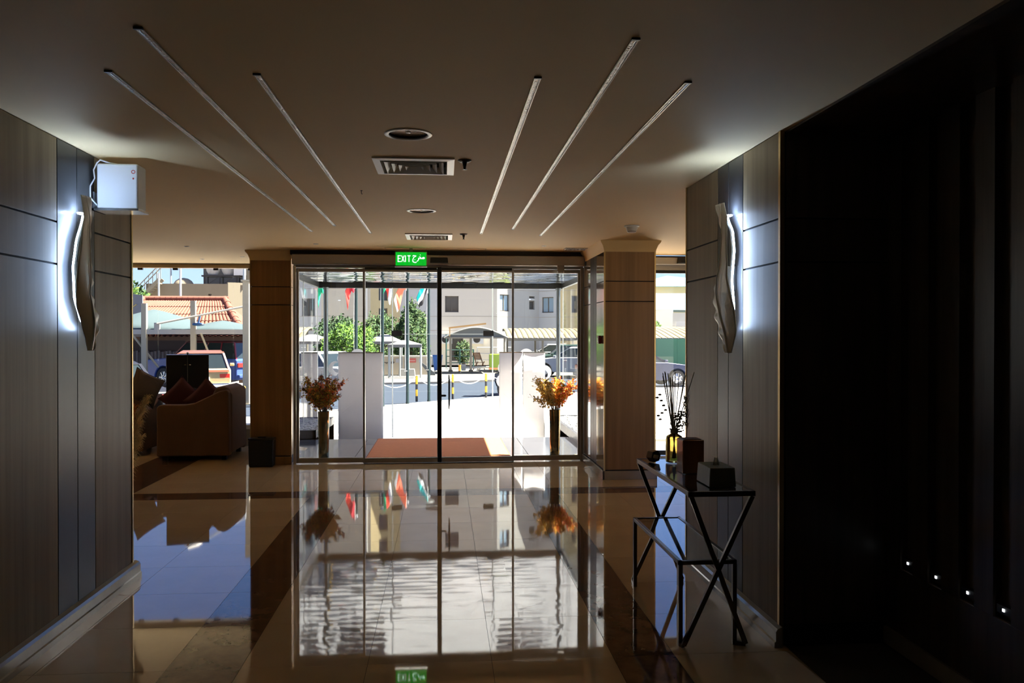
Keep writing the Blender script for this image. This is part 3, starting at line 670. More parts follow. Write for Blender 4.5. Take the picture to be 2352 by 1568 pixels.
MB().lathe([(.001, .004), (.052, .004), (.055, .012), (.055, .15), (.05, .17), (.024, .185), (.022, .215), (.018, .215), (.019, .187), (.046, .166), (.050, .15), (.050, .014), (.001, .012)], 28).build('glass_body', AMB, t, smooth=50)
MB().cyl((0, 0), .025, .190, .212, 20).build('paper_collar', M('grey_paper', (.3, .3, .25), .8), t, smooth=True)
REED = M('pale_reed', (.40, .34, .22), .7)
random.seed(21)
for k in range(14):
    a = random.uniform(0, 2 * PI); d = random.uniform(.05, .16); c, s_ = math.cos(a), math.sin(a)
    o = MB().tube([(-c * .012, -s_ * .012, .03), (c * .012, s_ * .012, .21), (c * d, s_ * d, .56 + random.uniform(-.03, .03))], .0030, 5).build('reed', REED, None)
    o.parent = t
SEED = M('dried_pod', (.16, .12, .08), .7)
mb = MB()
for k, (px, pz, r_) in enumerate(((-.10, .44, .5), (-.115, .42, .9), (-.085, .40, -.6), (-.075, .37, .9), (-.06, .34, 1.0), (-.08, .32, .1), (-.11, .305, .05), (-.095, .28, .7))):
    mb.ball((px, -.02 + .01 * (k % 3), pz), .012, 8, 5, (1.0, .5, .55)); mb.tube([(px + .01, -.01, pz - .005), (-.02, 0, .24)], .0009, 4)
mb.build('pod_sprig', SEED, t, smooth=True)
mb = MB()
random.seed(5)
for k in range(150):
    a, q, z = random.uniform(0, 6.28), random.uniform(0, .05), random.uniform(.20, .33)
    mb.ball((.02 + .6 * (z - .2) * .3 + q * math.cos(a), q * math.sin(a), z), random.uniform(.004, .010), 5, 3, (1, 1, .7))
mb.build('dried_tufts', M('dried_tuft', (.28, .22, .13), .8), t)
mb = MB()
for k in range(90):
    z = .22 + .2 * random.random(); x = .075 + random.uniform(-.018, .018) * (1.25 - (z - .2) * 2.6)
    mb.tube([(x, random.uniform(-.01, .01), z), (x + random.uniform(-.014, .014), 0, z + .03)], .0016, 4)
mb.build('bunny_tail', M('tan_plume', (.42, .32, .18), .9), t)
t = thing('amber_candle_cube', 'square copper amber glass candle holder between bottle and tissue box', 'candle holder', (1.475, 4.86, ZT))
MB().box(-.065, .065, -.065, .065, 0, .20).build('glass_block', AMBD, t, bevel=.006)
MB().box(-.05, .05, -.05, .05, .2, .203).build('wax', M('dark_wax', (.12, .05, .02), .5), t)
t = thing('tissue_box', 'olive leather tissue box with a white tissue on the console', 'tissue box', (1.50, 4.46, ZT))
LEA = M('olive_leather', (.20, .19, .12), .45, noise=(20, .3), bump=.2, bscale=150)
MB().hull8([(-.075, -.11, 0), (.075, -.11, 0), (.075, .12, 0), (-.075, .12, 0)], [(-.068, -.105, .105), (.07, -.105, .105), (.07, .115, .105), (-.068, .115, .105)]).build('box_body', LEA, t, bevel=.006)
MB().lathe([(.03, .1055), (.001, .1056)], 20, (0, .0)).build('slot', BLACKPL, t)
MB().grid(lambda u, v: ((u - .5) * .04 * (1 - .5 * v), (.5 - abs(u - .5)) * .03 * math.sin(u * 9), .1 + v * .045), 8, 4).build('tissue', M('white_tissue', (.75, .75, .72), .9), t, smooth=80)
t = thing('hexagon_ornament', 'small open brass hexagon ornament at the far end of the console', 'ornament', (1.355, 5.27, ZT))
mb = MB()
hp = [(.04 * math.cos(R(60 * k + 12)), .04 * math.sin(R(60 * k + 12))) for k in range(6)]; hi = [(x * .62, z * .62) for x, z in hp]
vs = [(x, y, z + .0392) for y in (-.028, .028) for ring in (hp, hi) for x, z in ring]
fs = []
for k in range(6):
    n = (k + 1) % 6; fs += [(k, n, 6 + n, 6 + k), (12 + k, 18 + k, 18 + n, 12 + n), (k, 12 + k, 12 + n, n), (6 + k, 6 + n, 18 + n, 18 + k)]
mb.add(vs, fs).build('hexagon_ring', BRONZE, t, bevel=.002, seg=1)
C.objects[-1].rotation_euler = (0, 0, R(25))
t = None

# pampas behind the right pier end and at the left pier end
PAMP = M('pampas_straw', (.92, .74, .44), .9); PAMO = M('pampas_orange', (.80, .36, .10), .9)
def pampas(lab, loc, plumes, vh, seed):
    random.seed(seed)
    t = thing('pampas_arrangement', lab, 'dried flowers', loc)
    MB().lathe([(.001, .004), (.09, 0), (.11, .05), (.12, .2), (.10, vh - .08), (.06, vh - .01), (.065, vh), (.055, vh), (.05, vh - .03), (.09, vh - .1), (.1, .15), (.001, .02)], 24).build('vase', M('dark_ceramic', (.05, .045, .04), .4), t, smooth=50)
    for (bx, by, tz, mat, fat) in plumes:
        base = Vector((0, 0, vh - .1)); tip = Vector((bx, by, tz)); mid = base.lerp(tip, .5) + Vector((0, 0, .06))
        def cur(s_): return base * (1 - s_)**2 + mid * 2 * s_ * (1 - s_) + tip * s_ * s_
        o = MB().tube([cur(i / 12) for i in range(13)], .003, 5).build('stalk', PAMP, t)
        mb = MB()
        for k in range(520):
            s_ = random.uniform(.22, 1.0); p = cur(s_); L = fat * (1.15 - s_) * random.uniform(.7, 1.4) + .02
            a = random.uniform(0, 6.28); d = (cur(min(1, s_ + .05)) - cur(s_ - .02)).normalized()
            sd = Vector((math.cos(a), math.sin(a), random.uniform(-.3, .3)))
            q = p + d * L * .8 + sd * L * .55; q2 = q + sd * L * .25 - Vector((0, 0, L * .25))
            mb.tube([p, p.lerp(q, .6) + d * .004, q, q2], [.0022, .0018, .0013, .0006], 3, False)
        mb.build('plume', mat, t)
pampas('cream and orange pampas grass in a dark vase behind the left pier', (-2.50, 6.30, 0), [(.30, .05, 1.18, PAMP, .11), (.27, -.03, 1.0, PAMP, .10), (.24, .08, .88, PAMP, .10), (.19, .1, 1.10, PAMO, .09), (.16, .0, 1.2, PAMO, .09), (-.2, .1, 1.2, PAMP, .1)], .45, 3)

# ================================================================== LOUNGE
BRN = M('brown_upholstery', (.22, .125, .068), .85, noise=(6, .4), bump=.15, bscale=250, col2=(.17, .095, .052)); GRYF = M('grey_upholstery', (.085, .08, .08), .9, noise=(5, .4))
MAR = M('maroon_velvet', (.085, .012, .012), .8, noise=(5, .4)); TAUF = M('taupe_cushion_fabric', (.14, .10, .075), .9, noise=(8, .4))
a = thing('armchair', 'brown upholstered armchair with swept arms beside the entrance column', 'armchair', (-3.28, 11.62, 0))
prof = [(-.46, .06), (-.46, .70), (-.42, .735), (-.10, .735), (.02, .755), (.18, .83), (.34, .91), (.43, .93), (.46, .90), (.47, .06)]
for s_ in (-1, 1): MB().prism(prof, s_ * .42 - .075, s_ * .42 + .055, 'y').build('arm', BRN, a, bevel=.03, seg=3)
MB().prism([(.26, .08), (.22, .86), (.27, .955), (.36, .975), (.44, .94), (.475, .85), (.475, .08)], -.38, .38, 'y').build('backrest', BRN, a, bevel=.035, seg=3)
MB().box(-.46, .3, -.37, .37, .06, .28).build('seat_base', BRN, a, bevel=.02); MB().box(-.45, .25, -.36, .36, .28, .45).build('seat_cushion', GRYF, a, bevel=.05, seg=3)
for sx in (-.38, .38):
    for sy in (-.38, .38): MB().box(sx - .03, sx + .03, sy - .03, sy + .03, 0, .062).build('leg', BLACKPL, a)
s_ = thing('sofa', 'long dark brown sofa with its back to the lounge window', 'sofa', (-5.47, 12.05, 0))
MB().box(-1.45, 1.28, -.42, .3, .06, .30).build('seat_base', BRN, s_, bevel=.02)
for k in range(3): MB().box(-1.3 + .82 * k, -.5 + .82 * k, -.44, .12, .30, .47).build('seat_cushion', BRN, s_, bevel=.05, seg=3)
MB().hull8([(-1.45, .10, .08), (1.28, .10, .08), (1.28, .40, .08), (-1.45, .40, .08)], [(-1.45, .18, .96), (1.20, .18, .96), (1.20, .42, 1.0), (-1.45, .42, 1.0)]).build('backrest', BRN, s_, bevel=.05, seg=3)
for x in (-1.5, 1.30): MB().prism([(-.44, .06), (-.44, .60), (-.1, .62), (.15, .70), (.40, .80), (.42, .06)], x - .09, x + .09, 'x').build('arm', BRN, s_, bevel=.03, seg=3)
for x in (-1.4, 1.2):
    for y in (-.36, .34): MB().box(x - .03, x + .03, y - .03, y + .03, 0, .062).build('leg', BLACKPL, s_)
def cushion(lab, loc, rot, mat, sz=(.46, .46), cat='cushion'):
    t = thing('throw_cushion', lab, cat, loc, 0, 'lounge cushions'); t.rotation_euler = rot
    def sf(u, v, sg):
        x, z = (u - .5) * 2, (v - .5) * 2; th = .075 * ((1 - x**4) * (1 - z**4)) ** .6
        pin = 1 - .10 * (1 - abs(x)**2) * abs(z)**3; pin2 = 1 - .10 * (1 - abs(z)**2) * abs(x)**3
        return (x * sz[0] / 2 * pin2, sg * th, z * pin * sz[1] / 2)
    mb = MB()
    for sg in (-1, 1): mb.grid(lambda u, v: sf(u, v, sg), 14, 14)
    o = mb.build('cover', mat, t, smooth=80)
    ring = [sf(k / 14, 0, 0) for k in range(15)] + [sf(1, k / 14, 0) for k in range(1, 15)] + [sf(1 - k / 14, 1, 0) for k in range(1, 15)] + [sf(0, 1 - k / 14, 0) for k in range(1, 15)]
    MB().tube(ring, .004, 5).build('piping', mat, o)
cushion('taupe square cushion propped on point against the sofa end', (-4.15, 11.90, .91), (R(-10), R(28), R(40)), TAUF, (.44, .44))
cushion('maroon cushion standing on point at the front of the brown armchair', (-3.63, 11.84, .77), (R(-4), R(45), R(10)), MAR, (.44, .44))
cushion('maroon cushion leaning in the corner of the brown armchair', (-3.25, 11.66, .765), (R(-6), R(44), R(14)), MAR, (.42, .44))
cushion('grey cushion lying against the armchair back', (-3.32, 11.90, .70), (R(-14), R(6), R(8)), GRYF, (.44, .40))
t = thing('black_cabinet', 'tall glossy black cabinet with chrome centre handle before the lounge window', 'cabinet', (-3.72, 12.40, 0), R(16))
MB().box(-.287, .287, -.16, .16, .03, 1.365).build('body', BLACKRB, t, bevel=.004)
for sx in (-1, 1):
    d = MB().box(min(sx * .004, sx * .285), max(sx * .004, sx * .285), -.178, -.16, .05, 1.36).build('door', BLACKPL, t, bevel=.003)
    MB().tube([(sx * .02, -.19, 1.22), (sx * .045, -.19, 1.22)], .008, 8).build('latch', ALUB, d)
MB().box(-.003, .003, -.181, -.177, .05, 1.36).build('centre_strip', ALU, t); MB().ball((0, -.15, 1.385), .02, 12, 8).build('top_knob', ALUB, t, smooth=True)
MB().box(-.27, .27, -.14, .14, 0, .03).build('plinth', BLACKPL, t)
t = thing('black_bin', 'small black box bin at the foot of the left column', 'bin', (-2.275, 10.60, 0))
MB().hull8([(-.15, -.085, .0), (.15, -.085, .0), (.15, .075, .0), (-.15, .075, .0)], [(-.155, -.09, .335), (.155, -.09, .335), (.155, .08, .335), (-.155, .08, .335)]).build('body', BLACKPL, t, bevel=.02, seg=3)
MB().box(-.158, .158, -.093, .083, .335, .36).build('lid', BLACKPL, t, bevel=.012); MB().box(-.05, .05, -.02, .02, .36, .372).build('handle', BLACKRB, t)

# ================================================================== VASES in the porch
VASE = M('black_gold_chrome', (.20, .16, .08), .07, 1.0)
def bouquet_cols(seed): return None
YEL = M('petal_yellow', (.85, .50, .03), .6); ORA = M('petal_orange', (.85, .22, .025), .6); CRM = M('petal_cream', (.88, .72, .34), .6); RUS = M('petal_rust', (.42, .09, .02), .7); TWG = M('twig_brown', (.16, .10, .05), .8); OLV = M('petal_olive', (.40, .30, .05), .7)
def vase(x, y, lab, blab, cols, seed):
    random.seed(seed)
    t = thing('floor_vase', lab, 'vase', (x, y, 0), 0, 'tall floor vases')
    MB().lathe([(.001, .003), (.062, 0), (.066, .01), (.068, .1), (.072, .45), (.077, .63), (.079, .635), (.074, .635), (.07, .6), (.066, .4), (.001, .38)], 32).build('body', VASE, t, smooth=40)
    MB().lathe([(.070, .0), (.073, .004), (.073, .018), (.069, .022)], 32).build('foot_ring', VASE, t, smooth=40)
    b = thing('dried_flower_bouquet', blab, 'flowers', (x, y, .60), 0, 'bouquets in the floor vases')
    for k in range(34):
        a = random.uniform(0, 2 * PI); sp = math.sqrt(random.random()) * .33; hh = random.uniform(.28, .52) - .25 * sp * random.uniform(.4, 1.2)
        tip = Vector((sp * math.cos(a) * 1.0, sp * math.sin(a) * .75, hh)); base = Vector((tip.x * .12, tip.y * .12, 0.0)); mid = Vector((tip.x * .35, tip.y * .35, hh * .62))
        cur = lambda q: base * (1 - q)**2 + mid * 2 * q * (1 - q) + tip * q * q
        fx = tip.x / .31; cl = cols(fx)
        st = MB().tube([cur(i / 8) for i in range(9)], [.0028] * 7 + [.0015, .0008], 4)
        for e in range(3):
            q = tip + Vector((tip.x * .12 + random.uniform(-.02, .02), random.uniform(-.02, .02), random.uniform(.0, .05))); st.tube([tip, q], .0009, 3); st.ball(q, .0045, 5, 3)
        st.build('stem', TWG, b)
        mb = MB()
        for f in range(95):
            q = random.uniform(.3, 1.0); p = cur(q); rr = .05 * (1.15 - .45 * q)
            c = p + Vector((random.gauss(0, rr * .55), random.gauss(0, rr * .55), random.gauss(0, rr * .5))); mb.cur = random.choice((0, 0, 0, 1, 1, 2))
            n = Vector((random.gauss(0, 1), random.gauss(0, 1), random.gauss(.3, 1))).normalized(); u_ = n.orthogonal().normalized(); v_ = n.cross(u_); s2 = random.uniform(.010, .019)
            for e in range(4):                     # four cupped petals
                g0, g1 = PI / 2 * e, PI / 2 * (e + 1); gm = (g0 + g1) / 2
                mb.add([c, c + (u_ * math.cos(g0) + v_ * math.sin(g0)) * s2 * .6 + n * s2 * .2, c + (u_ * math.cos(gm) + v_ * math.sin(gm)) * s2 * 1.3 + n * s2 * .7, c + (u_ * math.cos(g1) + v_ * math.sin(g1)) * s2 * .6 + n * s2 * .2], [(0, 1, 2, 3)])
        mb.build('blossom_spray', cl, b)
vase(-1.59, 11.13, 'tall black gold mirror vase in the shade beside the wide white screen', 'shaded rust and yellow dried flower bouquet in the left vase',
     lambda f: random.choice(([RUS, ORA, OLV], [OLV, YEL, RUS], [OLV, ORA, YEL], [RUS, OLV, TWG])), 11)
vase(1.50, 11.13, 'tall black gold mirror vase in the sun beside the glossy column', 'sunlit orange yellow and cream dried flower bouquet in the right vase',
     lambda f: [CRM, YEL, OLV] if f < -.35 else ([CRM, YEL, CRM] if f < -.05 else ([YEL, ORA, YEL] if f < .4 else [ORA, YEL, RUS])), 12)

# ================================================================== STREET FURNITURE
YELP = M('bollard_yellow', (.80, .46, .03), .5); BLKP = M('bollard_black', (.02, .02, .022), .5); ROPE = M('white_chain', (.82, .82, .80), .6)
bol = [(-4.79, 20.35, 'yellow and black bollard seen through the lounge window'), (-3.05, 22.4, 'yellow and black bollard behind the wide left screen'), (-1.95, 24.0, 'yellow and black bollard behind the flag poles'),
       (-.823, 25.22, 'yellow and black bollard between the two rightmost flag poles'), (.28, 26.1, 'yellow and black bollard standing right of the flag poles'), (1.358, 26.7, 'yellow and black bollard beside the lime green scooter box')]
for x, y, lab in bol:
    t = thing('bollard', lab, 'bollard', (x, y, G), 0, 'striped bollards along the kerb')
    for k, (z0, z1) in enumerate(((0, .17), (.17, .37), (.37, .53), (.53, .76))): MB().cyl((0, 0), .036, z0, z1, 14).build('painted_band', BLKP if k % 2 == 0 else YELP, t, smooth=True)
    MB().ball((0, 0, .76), .036, 14, 8, (1, 1, .8)).build('cap', YELP, t, smooth=True)
for k in range(1, len(bol) - 1):
    (xa, ya, _), (xb, yb, _) = bol[k], bol[k + 1]
    dl = math.hypot(xb - xa, yb - ya); e0 = .055 / dl
    pts = [(xa + (xb - xa) * (e0 + (1 - 2 * e0) * i / 16), ya + (yb - ya) * (e0 + (1 - 2 * e0) * i / 16), G + .70 - .23 * (1 - (2 * i / 16 - 1)**2)) for i in range(17)]
    tag(MB().tube(pts, .013, 6).build('barrier_chain', ROPE, smooth=True), ['white barrier chain beside the lounge side bollard', 'white barrier chain behind the wide left screen', 'white barrier chain sagging across the flag poles', 'white barrier chain sagging left of the scooter'][k - 1], 'chain', 'barrier chains')
tag(MB().tube([(1.41 + .7 * i / 8, 26.73 + .4 * i / 8, G + .70 - .15 * math.sin(i / 8 * 1.5)) for i in range(9)], .013, 6).build('barrier_chain', ROPE, smooth=True), 'white barrier chain running behind the right screen', 'chain', 'barrier chains')
POLE = M('green_black_pole', (.03, .05, .05), .35, .5)
fg, fr, fw, fm, fc, fb, fo = (M('flag_green', (.0, .33, .16), .8), M('flag_red', (.75, .05, .04), .8), M('flag_white', (.85, .86, .87), .8), M('flag_maroon', (.40, .01, .03), .8), M('flag_cyan', (.0, .45, .45), .8), M('flag_black', (.02, .02, .025), .8), M('flag_coral', (.88, .16, .09), .8))
flags = [(-3.02, 21.7, 'green flag', [fg, fg, fg], -.20, .50, 3.02), (-2.36, 22.6, 'maroon flag', [fm, fm, fr], -.24, .50, 3.04), (-1.725, 23.6, 'green red and white flag', [fg, fr, fw], .26, .36, 3.03),
         (-1.065, 24.43, 'coral red flag with a white edge', [fo, fo, fw], -.36, .72, 3.10), (-.455, 25.2, 'cyan white and black flag', [fc, fw, fb], -.34, .58, 3.06)]
for k, (x, y, nm, ms, ln, dp, zt) in enumerate(flags):
    t = thing('flag_pole', f'dark flag pole carrying the {nm}', 'flag pole', (x, y, G), 0, 'flag poles on the forecourt')
    MB().lathe([(.055, 0), (.05, .05), (.045, .06), (.038, 3.55), (.001, 3.56)], 14).build('shaft', POLE, t, smooth=40); MB().ball((0, 0, 3.60), .055, 12, 8).build('finial', ALUB, t, smooth=True)
    MB().tube([(-.05, -.03, 1.0), (-.06, -.03, 2.2), (-.045, -.02, 3.5)], .006, 5).build('halyard', ROPE, t); MB().box(-.09, .0, -.045, -.035, .95, .98).build('cleat', ALUB, t)
    f = thing('flag', f'drooping {nm} hanging at its pole', 'flag', (x, y, zt), 0, 'flags outside the entrance')
    mb = MB()
    nu, nv = 18, 10
    def fn(u, v):
        fold = .05 * math.sin(u * 9 + v * 2 + k) * (.3 + u)
        return (math.copysign(.03, ln) + ln * u * (1 - .25 * v) , fold - .12, .42 * (1 - v) - .12 - u * dp * (.55 + .45 * u) - .1 * v * math.sin(u * 7 + k))
    mb.grid(fn, nu, nv)
    for i in range(len(mb.mi)):
        uu = (i % nu) / nu; vv = (i // nu) / nv
        mb.mi[i] = min(2, int((uu if k in (1, 2, 3) else vv) * 3 * (.85 if k == 3 else 1)))
    o = mb.build('cloth', ms, f, smooth=80); m_ = o.modifiers.new('thick', 'SOLIDIFY'); m_.thickness = .003
    MB().tube([(math.copysign(.03, ln), -.055, .30), (math.copysign(.03, ln), -.055, -.14)], .008, 5).build('hoist_edge', fw, f)

def tube_thing(name, lab, cat, pts, r, mat, **k): return tag(MB().tube(pts, r, 10).build(name, mat, smooth=True), lab, cat, **k)
GALV = M('galvanised_pole', (.45, .47, .48), .45, .6)
t = thing('street_lamp', 'grey galvanised street lamp on a concrete block before the low wall', 'street lamp', (-1.84, 41.6, G))
MB().tube([(0, 0, .2), (0, 0, 6.4)], [.13, .07], 12).build('pole', GALV, t, smooth=True); MB().hull8([(-.42, -.3, 0), (.42, -.3, 0), (.42, .3, 0), (-.42, .3, 0)], [(-.38, -.26, .34), (.38, -.26, .34), (.38, .26, .34), (-.38, .26, .34)]).build('concrete_base', KERB, t, bevel=.02)
MB().tube([(0, 0, 6.4), (.3, -.3, 6.7), (.9, -.9, 6.8)], .05, 8).build('arm', GALV, t, smooth=True); MB().ball((1.1, -1.1, 6.78), .3, 10, 6, (1, 1, .3)).build('lamp_head', GALV, t, smooth=True)
t = thing('street_lamp', 'curved arm street lamp by the carport seen through the lounge window', 'street lamp', (-5.80, 24.7, G))
MB().tube([(0, 0, 0), (0, 0, 4.05)], [.055, .04], 10).build('pole', GALV, t, smooth=True); MB().tube([(0, 0, 4.03), (-.22, .1, 4.16), (-1.15, .5, 4.72), (-1.35, .6, 4.8)], .03, 8).build('arm', GALV, t, smooth=True)
MB().tube([(-1.3, .55, 4.78), (-1.55, .66, 4.9), (-1.82, .78, 5.0), (-1.95, .83, 5.0)], [.05, .11, .12, .05], 10).build('lamp_head', M('lamp_cream', (.72, .68, .62), .5), t, smooth=True)

# ------------------------------------------------------------------ cars
TYRE = M('tyre_rubber', (.02, .02, .021), .8); RIM = M('alloy_rim', (.55, .56, .58), .3, .9); CGL = M('car_glass', (.02, .028, .03), .04, coat=.5); TAIL = M('tail_light_red', (.55, .02, .015), .25, coat=.5); HEADL = M('headlight', (.8, .82, .85), .1, coat=.6); CHR = M('chrome_trim', (.78, .79, .8), .12, 1.0)
KIND = {'sedan': dict(L=4.6, W=1.78, low=.26, trunk=[(-2.28, .50), (-2.26, .86), (-2.12, .96), (-1.42, .99)], front=[(.95, .96), (2.05, .82), (2.27, .66), (2.29, .42)], base=(-1.62, 1.02, .97), top=(-1.0, .18, 1.44)),
        'wagon': dict(L=4.7, W=1.72, low=.28, trunk=[(-2.34, .50), (-2.32, .94), (-2.24, 1.0), (-1.6, 1.0)], front=[(.85, .98), (2.1, .90), (2.3, .84), (2.33, .42)], base=(-2.26, .92, .98), top=(-2.0, .32, 1.50)),
        'suv': dict(L=4.9, W=1.95, low=.36, trunk=[(-2.38, .55), (-2.38, 1.08), (-2.30, 1.14), (-1.6, 1.14)], front=[(1.0, 1.16), (2.2, 1.06), (2.42, .90), (2.45, .52)], base=(-2.32, 1.05, 1.12), top=(-2.08, .35, 1.78))}
def car(lab, x, y, ang, kind, paint, roofp=None, z=G, clone=None):
    K = KIND[kind]; t = thing('car', lab, 'car', (x, y, z), R(ang), 'parked cars'); hw = K['W'] / 2; wr = .33 if kind != 'suv' else .38; ax = 1.38
    poly = [(-K['L'] / 2 + .03, K['low'])] + K['trunk'] + K['front'] + [(K['L'] / 2 - .03, K['low'])]
    def arch(cx): return [(cx + (wr + .06) * math.cos(PI * i / 10), max(K['low'], wr + (wr + .05) * math.sin(PI * i / 10))) for i in range(11)]
    poly += [(ax + wr + .06, K['low'])] + arch(ax)[1:-1] + [(ax - wr - .06, K['low'])] + [(-ax + wr + .06, K['low'])] + arch(-ax)[1:-1] + [(-ax - wr - .06, K['low'])]
    MB().prism(poly, -hw, hw, 'y').build('body', paint, t, bevel=.05, seg=2)
    b0, b1, bz = K['base']; t0, t1, tz = K['top']; q = hw - .05; r_ = hw - .22
    g = MB().hull8([(b0, -q, bz - .04), (b1, -q, bz - .04), (b1, q, bz - .04), (b0, q, bz - .04)], [(t0, -r_, tz - .03), (t1, -r_, tz - .03), (t1, r_, tz - .03), (t0, r_, tz - .03)]).build('window_glass', CGL, t)
    MB().hull8([(t0 - .05, -r_ - .03, tz - .05), (t1 + .05, -r_ - .03, tz - .05), (t1 + .05, r_ + .03, tz - .05), (t0 - .05, r_ + .03, tz - .05)], [(t0 + .08, -r_ + .06, tz + .02), (t1 - .06, -r_ + .06, tz + .02), (t1 - .06, r_ - .06, tz + .02), (t0 + .08, r_ - .06, tz + .02)]).build('roof', roofp or paint, t, bevel=.03)
    for sy in (-1, 1):
        for fa, fb in ((b0, t0), (b1, t1), (b0 * .32 + b1 * .68 - .45, t0 * .3 + t1 * .7 - .42)) + (((b0 * .75 + b1 * .25, t0 * .75 + t1 * .25),) if kind != 'sedan' else ()):
            MB().bar((fa, sy * q, bz - .05), (fb, sy * r_, tz - .04), .07, .035).build('pillar', roofp or paint, t)
        MB().box(K['L'] / -2 + .02, K['L'] / -2 + .14, min(sy * hw * .62, sy * hw * .96), max(sy * hw * .62, sy * hw * .96), bz - .30, bz - .14).build('tail_light', TAIL, t, bevel=.01)
        MB().box(K['L'] / 2 - .14, K['L'] / 2 - .01, min(sy * hw * .6, sy * hw * .95), max(sy * hw * .6, sy * hw * .95), .60, .73).build('headlight', HEADL, t, bevel=.01)
        MB().box(.78, .92, min(sy * (hw + .01), sy * (hw + .16)), max(sy * (hw + .01), sy * (hw + .16)), bz - .02, bz + .09).build('mirror', paint, t, bevel=.03)
        for hx in (-.55, .35): MB().box(hx - .08, hx + .08, min(sy * hw, sy * (hw + .02)), max(sy * hw, sy * (hw + .02)), bz - .16, bz - .13).build('door_handle', CHR, t)
        for sx in (-1, 1):
            wl = MB().lathe([(wr * .62, -.10), (wr * .94, -.10), (wr, -.06), (wr, .06), (wr * .94, .10), (wr * .62, .10)], 24, axis='y').build('wheel', TYRE, t, (sx * ax, sy * (hw - .11), wr), smooth=50)
            mb = MB().lathe([(.001, .06), (.07, .09), (.075, .06), (wr * .6, .04), (wr * .66, .085), (wr * .66, -.08)], 20, axis='y')
            for e in range(7):
                an = 2 * PI * e / 7; mb.bar((.05 * math.cos(an), .075, .05 * math.sin(an)), (wr * .62 * math.cos(an), .07, wr * .62 * math.sin(an)), .05, .03)
            rm = mb.build('rim', RIM, wl, smooth=40)
            if sy < 0: rm.rotation_euler = (0, 0, PI)
    MB().box(-K['L'] / 2 - .06, -K['L'] / 2 + .1, -hw + .02, hw - .02, .42, .56).build('rear_bumper', CHR if kind == 'wagon' else paint, t, bevel=.04)
    MB().box(K['L'] / 2 - .12, K['L'] / 2 + .05, -hw + .03, hw - .03, .36, .54).build('front_bumper', paint, t, bevel=.04)
    MB().box(-K['L'] / 2 - .005, -K['L'] / 2 + .03, -.25, .25, .64, .75).build('number_plate', WHITEPL, t)
    return t
PW = M('car_white', (0.381, 0.386, 0.391), .3, spec=.3, coat=.15); PD = M('car_black', (.018, .02, .028), .3, spec=.3, coat=.15); PB = M('car_beige', (0.446, 0.341, 0.174), .3, spec=.3, coat=.15); PBR = M('car_brown', (.14, .06, .045), .3, spec=.3, coat=.15); PN = M('car_navy', (.012, .02, .06), .3, spec=.3, coat=.15); PBL = M('car_blue', (.05, .09, .30), .3, spec=.3, coat=.15); PS = M('car_silver_blue', (.35, .42, .50), .3, spec=.3, coat=.15)
wg = car('old beige station wagon with brown roof and chrome bumper beyond the lounge window', -7.9, 27.85, 105, 'wagon', PB, PBR)
MB().box(-2.36, -2.33, -.80, .80, .90, .96).build('red_stripe', M('coral_stripe', (.7, .18, .10), .4), wg); MB().box(-2.372, -2.345, .1, .42, .66, .70).build('badge', CHR, wg)
car('maroon and blue sport utility car parked behind the beige wagon', -9.2, 33.3, 150, 'suv', PBL, M('car_maroon', (.16, .02, .03), .3, spec=.3, coat=.15))
car('black sedan parked at the lounge window edge', -7.5, 18.4, 125, 'sedan', PD)
car('white sedan parked behind the wide left screen', -4.45, 28.9, 140, 'sedan', PW)
car('white sedan parked under the ribbed carport behind the right screens', 6.3, 39.6, 165, 'sedan', PW)
car('small white car far behind the right porch glass', 6.9, 53.3, 178, 'sedan', PW)
car('dark green estate parked below the ribbed carport roof', 6.6, 44.4, 178, 'wagon', M('car_green', (.03, .06, .05), .3, spec=.3, coat=.15))
car('navy sedan parked before the green hoarding', 7.6, 32.3, 8, 'sedan', PN)

# lime scooter
t = thing('delivery_scooter', 'dark delivery scooter with a lime green box behind the right screen', 'scooter', (2.05, 28.7, G), R(75))
for x in (-.55, .6): 
    wl = MB().lathe([(.16, -.05), (.26, -.05), (.28, 0), (.26, .05), (.16, .05)], 20, axis='y').build('wheel', TYRE, t, (x, 0, .28), smooth=40); MB().lathe([(.001, .02), (.16, .02), (.16, -.02), (.001, -.02)], 16, axis='y').build('rim', RIM, wl, smooth=30)
MB().prism([(-.75, .45), (-.7, .72), (-.1, .76), (.0, .45), (.3, .42), (.52, .95), (.6, .95), (.66, .5), (.4, .25), (-.4, .25)], -.16, .16, 'y').build('fairing', M('scooter_dark', (.05, .055, .075), .3, coat=.5), t, bevel=.03)
MB().tube([(.56, 0, .9), (.5, 0, 1.08)], .02, 8).tube([(.5, -.33, 1.1), (.5, .33, 1.1)], .016, 8).build('handlebar', BLACKPL, t); MB().ball((.62, 0, .95), .09, 10, 6).build('headlamp', HEADL, t, smooth=True)
MB().box(-.6, .05, -.14, .14, .76, .84).build('seat', BLACKPL, t, bevel=.03)
bx = MB().box(-.98, -.45, -.30, .30, .84, 1.38).build('delivery_box', M('lime_plastic', (.18, .27, .02), .5), t, bevel=.04); MB().box(-.985, -.97, -.3, .3, .86, .92).build('reflective_strip', M('reflector_orange', (.8, .25, .1), .4), bx)
MB().box(-.75, -.62, .305, .31, 1.0, 1.2).build('box_print', M('orange_print', (.8, .4, .1), .5), bx); MB().box(-.87, -.72, -.1, -.08, .50, .66).build('tail_light', TAIL, t)

